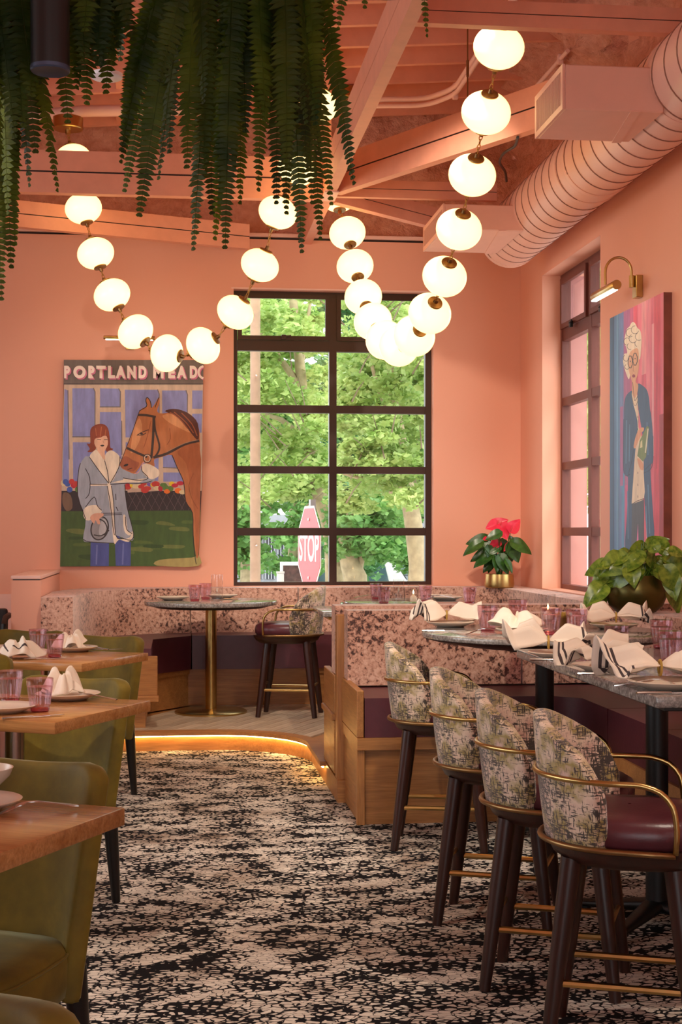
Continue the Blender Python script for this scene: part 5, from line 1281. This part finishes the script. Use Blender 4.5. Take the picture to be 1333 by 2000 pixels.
for q in ([(664, 90), (660, 330), (662, 560), (690, 618), (720, 600)], [(936, 250), (936, 470), (912, 556), (850, 590)], [(756, 370), (740, 470), (704, 610)], [(860, 560), (920, 500)]): line0(smoothpts(fb_(q), False), 1.1, NAVY)
poly0(smoothpts(fb_([(756, 340), (778, 240), (812, 176), (852, 168), (846, 200), (822, 214), (824, 240), (796, 300), (772, 360)])), (226, 164, 122)); poly0(fb_([(882, 148), (900, 170), (872, 440), (842, 484), (790, 430), (812, 290)]), (116, 138, 72)); poly0(fb_([(836, 280), (820, 300), (812, 360), (838, 350)]), (214, 210, 160)); line0(fb_([(890, 180), (866, 400)]), 2.2, (226, 222, 196))
poly0(smoothpts(fb_([(792, 450), (840, 492), (846, 560), (820, 556), (800, 510)])), (226, 164, 122))
for y in (60, 175, 580, 690, 800): line0(fb_([(795, y), (795, y+18)]), .9, (30, 30, 40))
line0(fb_([(742, 878), (790, 850), (852, 828)]), 1.2, (40, 36, 44))
# head
poly0(smoothpts(fa([(770, 1000), (738, 1010), (728, 1090), (750, 1180), (786, 1270), (800, 1200), (784, 1100), (800, 1020), (840, 960), (880, 960), (890, 1060), (905, 1050), (914, 960), (918, 850), (906, 770), (876, 740), (850, 690), (820, 682), (790, 730), (764, 760), (740, 880), (760, 940)])), (242, 226, 200))
poly0(smoothpts(fa([(790, 1016), (840, 958), (884, 962), (892, 1090), (884, 1200), (858, 1290), (884, 1330), (872, 1420), (846, 1462), (820, 1400), (818, 1290), (786, 1170)])), (228, 172, 130))
for cx_, cy_, r_ in ((800, 790, 40), (850, 760, 38), (890, 830, 36), (770, 880, 34), (830, 850, 40), (880, 900, 30), (760, 1050, 30), (800, 930, 30), (770, 1140, 24)):
    line0(fa([(cx_ + r_*math.cos(a), cy_ + r_*1.1*math.sin(a)) for a in np.linspace(rp.uniform(0, 2), rp.uniform(4, 6), 9)]), .9, (60, 46, 40))
for (cx_, cy_) in ((802, 1090), (852, 1062)): line0(fa([(cx_ + 24*math.cos(a), cy_ + 66*math.sin(a)) for a in np.linspace(.4, 2*PI+.4, 9)]), 1.4, (34, 28, 32)); blob0(1080+cx_/5.27, 500+(cy_-6)/5.27, .9, 1.6, (40, 50, 60))
line0(fa([(824, 1080), (832, 1066)]), 1.4, (34, 28, 32)); blob0(1080+838/5.27, 500+1235/5.27, 3.0, 3.2, (150, 40, 60)); line0(fa([(836, 1110), (832, 1180), (842, 1190)]), .7, (150, 90, 70))
line0(smoothpts(fa([(826, 1300), (840, 1420), (850, 1490), (880, 1440)]), False), .8, (40, 30, 40)); line0(smoothpts(fa([(820, 1450), (836, 1520), (860, 1540), (880, 1490)]), False), .8, (120, 100, 90))
t = thing('wall_painting', 'painting on the right wall of a white haired woman in glasses and blue cardigan', 'painting', (XR, yR, zBt))
TM2 = Matrix.Translation((-XR, -yR, -zBt))
MB().box(XC, XR-.001, yR, yL, zBt, zT).xf(TM2).build('canvas', plain('canvas_edge_red', (120, 62, 48), .8, var=.3, vs_=6), t, smooth=0)
b.xf(TM2).build('picture', M['paint'], t, smooth=0)
# ================================================================ TABLEWARE
M['pinkbase'] = glassy('pink_glass_foot', (0.86, 0.48, 0.56), ior=1.5, rough=.05)
gp = [(.030, .004), (.033, .012), (.036, .025), (.041, .06), (.045, .092), (.0475, .098), (.048, .122)]
gi = [(.0455, .122), (.0445, .098), (.042, .092), (.038, .06), (.032, .022), (0, .018)]
def tumbler_mesh(mat):
    b = MB(); b.lathe(gp[:5], 80, rib=.045, ribn=20); b.v = b.v; b.lathe(gp[4:] + gi[:1], 80, rib=.02, ribn=20); b.lathe(gi, 40)
    b.f = [f for f in b.f if len(f) == 4 or True]; return b.mesh('bowl', [mat], 60)
tm = tumbler_mesh(M['pinkglass']); tbm = MB().lathe([(0, 0), (.029, 0), (.032, .004), (.034, .014), (.030, .017), (0, .017)], 40, rib=.04, ribn=20).mesh('foot', [M['pinkbase']], 60)
def tumbler(px, py, z, label, grp, s=1.0):
    x, y = G(px, py, z); t = thing('glass_tumbler', label, 'glass', (x, y, z), px*.1, grp); t.scale = (s, s, s)
    for me in (tm, tbm): o = bpy.data.objects.new(me.name, me); C.objects.link(o); o.parent = t
    return t
pm = MB().lathe([(0, .004), (.055, .0), (.07, .0), (.09, .010), (.118, .020), (.126, .026), (.122, .028), (.1, .020), (.07, .009), (0, .009)], 56).mesh('dinner_plate', [M['ceramic']], 50)
def plate(px, py, z, label, grp='plates', s=1.0, xy=None):
    x, y = xy or G(px, py, z); o = bpy.data.objects.new('dinner_plate', pm); C.objects.link(o); o.location = (x, y, z); o.scale = (s, s, s)
    return tag(o, label, 'plate', grp)
CREAM = lin((238, 222, 204)); DARK = lin((70, 58, 58))
def bow_mesh(seed, L=.17, W=.10, stripe_end=1, tilt=.0):
    r = random.Random(seed); n, m = 41, 27; ph = [r.uniform(0, 6) for _ in range(6)]; b = MB(); pts = {}
    lift = (r.uniform(.05, .085), r.uniform(.05, .085))
    for i in range(n):
        u = -1 + 2*i/(n-1); au = abs(u); side = 0 if u < 0 else 1
        for j in range(m):
            v = -1 + 2*j/(m-1)
            w_ = .014 + W*min(1, au**.75)*(.82 + .25*math.sin(ph[side] + au*3))
            fold = math.cos(v*7.5 + ph[2+side]) * (.027*min(1, au*2.2)) + .013*math.sin(v*15 + ph[4+side])*min(1, au*2)
            dome = (1-v*v)*lift[side]*min(1, au*2.5)*(1.1-.55*au)
            x = u*L*(1 + .16*math.sin(v*3.4 + ph[side]) - .18*v*v); y = v*w_*.62*(1-.1*math.cos(ph[4]))
            z = .018 + dome + fold*(.5+.5*(1-v*v)) + .022*(1-au)**2
            if au > .8: z += (au-.8)*.26*math.sin(v*4 + ph[side+1])
            pts[i, j] = (x, y, max(z, .006))
    fs = []; 
    for i in range(n-1):
        for j in range(m-1):
            u = abs(-1 + 2*(i+.5)/(n-1)); s_ = (-1 + 2*(i+.5)/(n-1)) > 0
            k = (i if s_ else n-2-i) if stripe_end else 99; dark = (.84 < u < .89) or (.70 < u < .725) or (.76 < u < .785)
            if stripe_end == 1 and not s_: dark = False
            if stripe_end == -1 and s_: dark = False
            q = [pts[i, j], pts[i+1, j], pts[i+1, j+1], pts[i, j+1]]; fs.append((q, DARK if dark else CREAM))
    return pts, n, m, fs
def napkin_obj(name_pts, label, loc, rz, grp, tie=True):
    pts, n, m, fs = name_pts; idx = {}; V = []; F_ = []; 
    for k, p in pts.items(): idx[k] = len(V); V.append(p)
    b = MB(); q = 0
    for i in range(n-1):
        for j in range(m-1):
            F_.append((idx[i, j], idx[i+1, j], idx[i+1, j+1], idx[i, j+1]))
    b.v = V; b.f = F_; b.m = [0]*len(F_); b.c = [c for _, c in fs]
    t = thing('napkin', label, 'napkin', loc, rz, grp)
    o = b.build('cloth', M['linen'], t, smooth=180); md = o.modifiers.new('solid', 'SOLIDIFY'); md.thickness = .003; md.offset = 1
    if tie: MB().tube([(0, .022*math.cos(a), .034+.024*math.sin(a)) for a in np.linspace(0, 2*PI, 17)[:-1]], .0045, 8, closed=True).build('napkin_ring', plain('gold_cord', (176, 140, 60), .5), t)
    return t
def heap_mesh(seed, R=.095, H=.085, stripes=True):
    r = random.Random(seed); n, m = 61, 17; ph = [r.uniform(0, 6.3) for _ in range(8)]; pts = {}; fs = []
    for i in range(n):
        a = 2*PI*i/(n-1)
        for j in range(m):
            q = j/(m-1); fold = .34*math.sin(3*a+ph[0]+q*1.5) + .26*math.sin(5*a+ph[1]-q*2) + .16*math.sin(9*a+ph[2]+q*3)
            rr_ = R*(q**.8)*(1 + .75*fold*q)
            z = .014 + H*(1-q**1.7)*(.85 + .25*math.sin(2*a+ph[3])*q) * (.8 + .75*fold*min(1, q*2.2)) + .012*fold*q
            if q < .2: z -= .02*math.cos(q/.2*PI/2)
            if q > .8: z += .03*max(0, math.sin(3*a+ph[5]))*(q-.8)*4
            x = rr_*math.cos(a) + .02*math.sin(ph[6])*(1-q); y = rr_*math.sin(a)
            pts[i, j] = (x, y, max(.006, z))
    for i in range(n-1):
        for j in range(m-1):
            q = j/(m-1); a = (2*PI*i/(n-1) + ph[7]) % (2*PI)
            fs.append((None, DARK if stripes and (.62 < q < .68 or .75 < q < .80) and a < 2.4 else CREAM))
    return pts, n, m, fs
# cutlery, lying along local x
def fork_obj(label, loc, rz, grp='forks', s=1.0):
    t = thing('fork', label, 'fork', loc, rz, grp); t.scale = (s, s, s)
    b = MB(); st = [(-.10, .011, .010), (-.085, .013, .012), (-.04, .008, .020), (.015, .0052, .030), (.045, .0056, .030), (.058, .013, .026), (.072, .0145, .022), (.080, .0145, .0185)]
    b.add([(x, s_*w_, z + k) for x, w_, z in st for s_ in (-1, 1) for k in (0, .0032)], [])
    for i in range(len(st)-1):
        a = i*4; c = a+4; b.f += [(a+1, c+1, c+3, a+3), (a, a+2, c+2, c), (a, c, c+1, a+1), (a+2, a+3, c+3, c+2)]; b.m += [0]*4; b.c += [None]*4
    b.build('handle', M['steel'], t, smooth=35)
    for y in (-.0112, -.0037, .0037, .0112):
        MB().tube([(.079, y, .0195), (.10, y, .012), (.118, y*1.02, .005), (.128, y*1.02, .003)], [.0027, .0025, .0021, .0014], 6).build('tine', M['steel'], t)
    return t
def knife_obj(label, loc, rz, grp='knives', s=1.0):
    t = thing('table_knife', label, 'knife', loc, rz, grp); t.scale = (s, s, s)
    MB().tube([(-.11, 0, .006), (-.09, 0, .006), (-.03, 0, .006), (.0, 0, .006)], [.006, .0075, .006, .0045], 8, flat=.6).build('handle', M['steel'], t)
    MB().prism([(0, -.005), (.06, -.009), (.10, -.009), (.118, .004), (.10, .007), (0, .005)], .004, .0058).build('blade', M['steel'], t, smooth=0); return t
def candle_obj(label, px, py, z, R, H, lit, grp=None):
    x, y = G(px, py, z); t = thing('candle_holder', label, 'candle', (x, y, z), 0, grp)
    MB().lathe([(0, 0), (R, 0), (R, H), (R-.003, H), (R-.003, .012), (0, .012)], 36).build('glass_cylinder', M['clearglass'], t, smooth=50)
    b = MB().lathe([(0, .013), (R*.62, .013), (R*.66, .03), (R*.5, .05), (R*.2, .058), (R*.18, .066), (0, .067)], 28).build('oil_bulb', M['clearglass'] if not lit else plain('wax', (244, 226, 196), .5), t)
    MB().lathe([(0, .066), (.004, .07), (.006, .078), (.003, .09), (0, .1)], 10).build('flame' if lit else 'wick', M['flame'] if lit else M['ceramic'], t)
    return t
RT = ZB3
# --- middle oak table
tumbler(78, 1390, TZ, 'pink ribbed tumbler standing foremost on the middle oak table', 'tumblers')
tumbler(20, 1372, TZ, 'pink ribbed tumbler half cut by the left edge on the middle oak table', 'tumblers')
plate(133, 1366, TZ, 'cream plate under a knotted napkin on the middle oak table')
napkin_obj(heap_mesh(3, .075, .12, False), 'pale knotted napkin standing up on the middle oak table plate', (*G(122, 1366, TZ), TZ+.010), 1, 'napkins', False)
plate(4, 1391, TZ, 'cream plate cut by the left edge on the middle oak table')
fork_obj('fork leaning toward the plate on the middle oak table', (*G(182, 1371, TZ), TZ), PI-.30, s=.95)
knife_obj('knife before the foremost tumbler on the middle oak table', (*G(64, 1402, TZ), TZ), .42)
knife_obj('knife half hidden behind the left tumbler on the middle oak table', (*G(44, 1366, TZ), TZ), .3)
# --- farthest oak table
tumbler(107, 1284, TZ, 'pink ribbed tumbler in front on the farthest oak table', 'tumblers')
tumbler(74, 1272, TZ, 'pink ribbed tumbler behind its twin on the farthest oak table', 'tumblers')
plate(146, 1272, TZ, 'cream plate with a white napkin on the farthest oak table')
napkin_obj(heap_mesh(5, .085, .10, False), 'white crumpled napkin on the right plate of the farthest oak table', (*G(138, 1272, TZ), TZ+.010), 0, 'napkins', False)
napkin_obj(heap_mesh(14, .10, .12, True), 'dark striped napkin slumped at the near edge of the farthest oak table', (*G(44, 1286, TZ), TZ-.004), .6, 'napkins', False)
plate(-6, 1272, TZ, 'cream plate rim at the left edge on the farthest oak table')
fork_obj('fork beside the right plate on the farthest oak table', (*G(178, 1272, TZ), TZ), PI-.3)
knife_obj('knife lying past the fork on the farthest oak table', (*G(198, 1270, TZ), TZ), .1)
knife_obj('knife at the near edge of the farthest oak table', (*G(88, 1288, TZ), TZ), .3)
# --- nearest oak table
plate(-52, 1580, TZ, 'large cream plate cut by the left edge on the nearest oak table', s=.9)
t = thing('soup_bowl', 'cream bowl cut by the left edge behind the plate on the nearest oak table', 'bowl', (*G(-44, 1548, TZ), TZ))
MB().lathe([(0, .0), (.035, 0), (.045, .008), (.08, .042), (.088, .062), (.084, .062), (.07, .04), (.03, .012), (0, .012)], 44).build('vessel', M['ceramic'], t, smooth=50)
fork_obj('large fork lying tines down at the corner of the nearest oak table', (*G(84, 1586, TZ), TZ), PI+.28, s=.82)
# --- round brass pedestal table
plate(338, 1172, ZT, 'pale plate at the left of the brass pedestal table', s=1.0); plate(433, 1168, ZT, 'pale plate at the middle of the brass pedestal table')
tumbler(381, 1174, ZT, 'left pink tumbler on the brass pedestal table', 'tumblers'); tumbler(402, 1170, ZT, 'right pink tumbler on the brass pedestal table', 'tumblers')
candle_obj('tall clear glass lamp cylinder on the brass pedestal table', 424, 1174, ZT, .045, .20, False)
knife_obj('knife at the right of the brass pedestal table', (*G(465, 1171, ZT), ZT), 0)
# --- farther round table
for px, py, lab in ((735, 1170, 'pink tumbler farthest left on the farther round table'), (750, 1179, 'short pink tumbler second from left on the farther round table'), (832, 1176, 'pink tumbler right of the lit candle on the farther round table'), (918, 1180, 'pink tumbler at the right rim of the farther round table')):
    tumbler(px, py, ZT, lab, 'tumblers')
candle_obj('clear glass lamp cylinder on the farther round table', 779, 1173, ZT, .043, .16, False); candle_obj('lit candle in clear glass on the farther round table', 808, 1178, ZT, .042, .14, True)
plate(872, 1172, ZT, 'white plate with crossed cutlery on the farther round table'); plate(860, 1167, ZT, 'white plate behind its twin on the farther round table', s=.8)
fork_obj('fork resting on the white plate of the farther round table', (*G(866, 1176, ZT), ZT+.02), PI-.5); fork_obj('fork at the left rim of the farther round table', (*G(716, 1170, ZT), ZT), .2)
fork_obj('fork lying on the table corner behind the booth', (*G(668, 1186, ZT), ZT), 1.4)
# --- round booth table
for px, py, lab in ((953, 1233, 'pink tumbler front left on the round booth table'), (1012, 1218, 'pink tumbler behind the knotted napkin on the round booth table'), (1077, 1240, 'pink tumbler in the middle of the round booth table'), (1127, 1243, 'pink tumbler right of the middle one on the round booth table')):
    tumbler(px, py, RT, lab, 'tumblers', 1.06)
candle_obj('lit candle in clear glass behind the tumblers of the round booth table', 1071, 1214, RT, .042, .15, True)
plate(880, 1224, RT, 'cream plate with bow napkin at the left of the round booth table'); plate(1020, 1238, RT, 'cream plate with knotted napkin in the middle of the round booth table')
plate(1200, 1228, RT, 'cream plate with striped napkin at the right of the round booth table')
napkin_obj(bow_mesh(21, .17, .10, -1), 'bow tied napkin at the left of the round booth table', (*G(873, 1222, RT), RT+.022), -YAW, 'napkins')
napkin_obj(heap_mesh(24, .11, .10, False), 'loosely knotted napkin in the middle of the round booth table', (*G(1012, 1237, RT), RT+.018), 2, 'napkins', False)
napkin_obj(bow_mesh(27, .17, .11, 1), 'bow tied napkin with dark marks at the right of the round booth table', (*G(1204, 1227, RT), RT+.022), -YAW-.1, 'napkins')
knife_obj('knife under the left plate of the round booth table', (*G(868, 1234, RT), RT), -.1); fork_obj('fork before the left tumbler of the round booth table', (*G(962, 1241, RT), RT), 2.7)
fork_obj('fork standing bright beside the middle tumbler of the round booth table', (*G(1100, 1240, RT), RT), 1.3)
t = thing('succulent', 'small gold green table plant behind the tumblers of the round booth table', 'plant', (*G(1096, 1224, RT), RT))
rs_ = random.Random(6)
MB().lathe([(0, 0), (.03, 0), (.035, .05), (.03, .05), (0, .045)], 24).build('pot', M['antbrass'], t)
lf_ = MB().lathe([(0, 0), (.012, .012), (.014, .026), (0, .042)], 8)
lfm = lf_.mesh('leaf', [plain('gold_leaf', (170, 136, 58), .5)], 60)
for k in range(14):
    o = bpy.data.objects.new('leaf', lfm); C.objects.link(o); o.parent = t; a = k*2.4; o.location = (.018*math.cos(a)*(k/8), .018*math.sin(a)*(k/8), .045); o.rotation_euler = (.7*math.sin(-a), .7*math.cos(a), a)
# --- long bar table
plate(1085, 1284, RT, 'cream plate at the far end of the long bar table', s=.85); plate(1180, 1310, RT, 'cream plate in the middle of the long bar table', s=.9); plate(1306, 1345, RT, 'cream plate at the near end of the long bar table')
napkin_obj(bow_mesh(33, .165, .12, 1), 'bow napkin with thin stripes at the far end of the long bar table', (*G(1072, 1282, RT), RT+.022), -YAW-.1, 'napkins')
napkin_obj(bow_mesh(36, .17, .13, -1), 'bow napkin drooping over the edge in the middle of the long bar table', (*G(1163, 1310, RT), RT+.022), .45, 'napkins')
napkin_obj(bow_mesh(39, .19, .16, -1), 'big napkin with dark bands at the near end of the long bar table', (*G(1290, 1338, RT), RT+.022), -.1, 'napkins')
for px, py, lab in ((1205, 1281, 'pink tumbler at the middle of the long bar table'), (1293, 1267, 'pink tumbler far back at the right edge on the long bar table'), (1312, 1296, 'pink tumbler nearest at the right edge on the long bar table')):
    tumbler(px, py, RT, lab, 'tumblers')
knife_obj('knife before the far napkin on the long bar table', (*G(1092, 1291, RT), RT), -.12); knife_obj('knife before the middle plate on the long bar table', (*G(1188, 1318, RT), RT), .05)
knife_obj('knife before the near plate on the long bar table', (*G(1312, 1356, RT), RT), .05); fork_obj('fork left of the near plate on the long bar table', (*G(1262, 1346, RT), RT), -.15)
# ================================================================ POT PLANTS
def leaf_mesh(name, mat, heart=.35, cup=.15, droop=.25):
    """heart-shaped leaf, base at origin, tip at +x 1, width about .6"""
    n, m = 13, 9; b = MB()
    def P(i, j):
        u = i/(n-1); v = -1 + 2*j/(m-1); w_ = .40*math.sin(PI*min(1, u**.62))**.8*(1-.25*u) if 0 < u < 1 else .0
        x = u - heart*abs(v)**1.6*.4*(1-u)**3; return (x, v*w_, cup*abs(v)*w_*1.2 - droop*u*u + .02*math.sin(9*u)*abs(v))
    b.grid(P, n, m); return b.mesh(name, [mat], 180)
am = leaf_mesh('leaf', M['anthleaf'], .6, .12, .25); pmesh = leaf_mesh('leaf', M['pothos'], .45, .25, .3); sm_ = leaf_mesh('flower', M['spathe'], .5, .35, .1)
def put_leaf(me, t, base, tip, facing, scl=1.0, width=1.0, name='leaf'):
    o = bpy.data.objects.new(name, me); C.objects.link(o); o.parent = t
    v = tip-base; L = v.length; x = v.normalized(); f = Vector(facing); z = (f - x*f.dot(x)).normalized(); y = z.cross(x)
    R_ = Matrix((x, y, z)).transposed().to_4x4(); o.matrix_local = Matrix.Translation(base) @ R_ @ Matrix.Diagonal((L*scl, L*scl*width, L*scl, 1)); return o
ry = random.Random(2)
x, y = A(976, 11.66); q0 = Vector((x, min(y, 11.775), 1.05))
t = thing('potted_anthurium', 'red flowering plant in a brass pot on the back banquette corner', 'plant', q0)
MB().lathe([(0, 0), (.108, 0), (.118, .008), (.122, .03), (.114, .112), (.108, .112), (.112, .03), (0, .02)], 48).build('pot', M['brass'], t, smooth=40)
MB().lathe([(0, .09), (.108, .09)], 30).build('soil', M['blackwood'], t)
dA = SY*q0.x + CY*q0.y
def DA(px, py, dd): return D(px, py, dA+dd) - q0
for (bx, by, tx, ty, wd) in ((951, 1056, 912, 1060, 1), (938, 1060, 904, 1082, .7), (957, 1064, 930, 1089, 1), (950, 1078, 920, 1095, .8), (957, 1084, 924, 1105, .8), (962, 1083, 958, 1119, .9), (975, 1072, 951, 1083, .6), (976, 1041, 949, 1052, .9), (1004, 1060, 1042, 1077, 1.1), (1000, 1064, 1014, 1098, 1.1), (978, 1088, 995, 1121, .9), (992, 1066, 1004, 1096, 1), (960, 1098, 944, 1117, .9), (982, 1058, 984, 1090, .9), (968, 1090, 975, 1118, .9), (990, 1096, 1004, 1118, .8), (955, 1070, 965, 1100, .8), (995, 1050, 1014, 1060, .7)):
    dd = ry.uniform(-.12, .05); bpos = DA(bx, by, dd); tip = DA(tx, ty, dd - .03)
    put_leaf(am, t, bpos, tip, (ry.uniform(-.4, .4), -1, ry.uniform(.3, 1.2)), 1.0, wd*1.05)
    MB().tube([(bpos.x*.1, bpos.y*.2, .09), (bpos.x*.4, bpos.y*.6, .09+(bpos.z-.09)*.55), tuple(bpos)], [.004, .0035, .003], 5).build('stem', M['anthleaf'], t)
for (bx, by, tx, ty, wd) in ((972, 1024, 952, 1031, 1.1), (966, 1026, 990, 1016, .9), (978, 1026, 990, 1050, 1.3), (974, 1030, 988, 1040, 1.2), (999, 1036, 1014, 1017, 1.1), (975, 1059, 958, 1069, 1), (998, 1064, 986, 1075, .9), (952, 1052, 944, 1054, 1)):
    dd = ry.uniform(-.10, .02); bpos = DA(bx, by, dd)
    f = put_leaf(sm_, t, bpos, DA(tx, ty, dd-.02), (ry.uniform(-.3, .3), -1, .5), 1.15, wd*1.2, 'flower')
    MB().tube([(bpos.x*.1, bpos.y*.2, .09), (bpos.x*.5, bpos.y*.7, .09+(bpos.z-.09)*.55), tuple(bpos)], .003, 5).build('stem', M['anthleaf'], t)
    MB().tube([tuple(bpos), tuple(bpos + Vector((.005, -.02, .035)))], [.004, .002], 6).build('spadix', plain('pink_spadix', (214, 80, 76), .5), t)
q0 = Vector((2.565, 7.765, 1.05))
t = thing('potted_pothos', 'trailing variegated plant in a squat bronze bowl on the booth corner', 'plant', q0)
MB().lathe([(0, 0), (.085, 0), (.11, .008), (.15, .045), (.172, .105), (.170, .14), (.152, .19), (.142, .212), (.136, .212), (.145, .19), (.16, .13), (.1, .03), (0, .025)], 56).build('bowl', M['bowl'], t, smooth=50)
MB().lathe([(0, .18), (.14, .18)], 30).build('soil', M['blackwood'], t)
dA = SY*q0.x + CY*q0.y
PL = [(1190, 1108, 1148, 1116), (1200, 1112, 1162, 1132), (1205, 1100, 1188, 1150), (1222, 1085, 1190, 1100), (1225, 1098, 1188, 1148), (1215, 1092, 1178, 1118), (1250, 1088, 1218, 1112), (1262, 1072, 1228, 1104), (1268, 1068, 1300, 1050), (1282, 1075, 1268, 1050), (1290, 1060, 1308, 1088), (1262, 1082, 1285, 1110), (1272, 1115, 1318, 1110), (1285, 1118, 1330, 1135), (1300, 1085, 1333, 1092), (1310, 1100, 1350, 1120), (1312, 1125, 1318, 1165), (1305, 1140, 1335, 1190), (1240, 1105, 1222, 1150), (1252, 1098, 1256, 1142), (1232, 1110, 1240, 1140), (1178, 1145, 1150, 1175), (1165, 1158, 1142, 1180), (1168, 1160, 1180, 1196), (1195, 1120, 1170, 1150), (1245, 1078, 1246, 1110), (1222, 1120, 1216, 1165), (1275, 1095, 1300, 1128), (1300, 1110, 1322, 1150), (1232, 1086, 1205, 1092), (1255, 1112, 1230, 1125), (1290, 1130, 1312, 1142), (1188, 1105, 1165, 1106), (1310, 1078, 1340, 1080), (1210, 1105, 1196, 1128), (1265, 1090, 1240, 1098)]
for (bx, by, tx, ty) in PL:
    dd = ry.uniform(-.17, .06); bpos = D(bx, by, dA+dd)-q0; tip = D(tx, ty, dA+dd+ry.uniform(-.06, .02))-q0
    put_leaf(pmesh, t, bpos, tip, (ry.uniform(-.6, .4), -1, ry.uniform(.2, 1.1)), 1.12, ry.uniform(1.05, 1.35))
    MB().tube([(bpos.x*.3, bpos.y*.3, .18), (bpos.x*.6, bpos.y*.65, max(bpos.z, .2)+.03), tuple(bpos)], .003, 5).build('stem', M['pothos'], t)
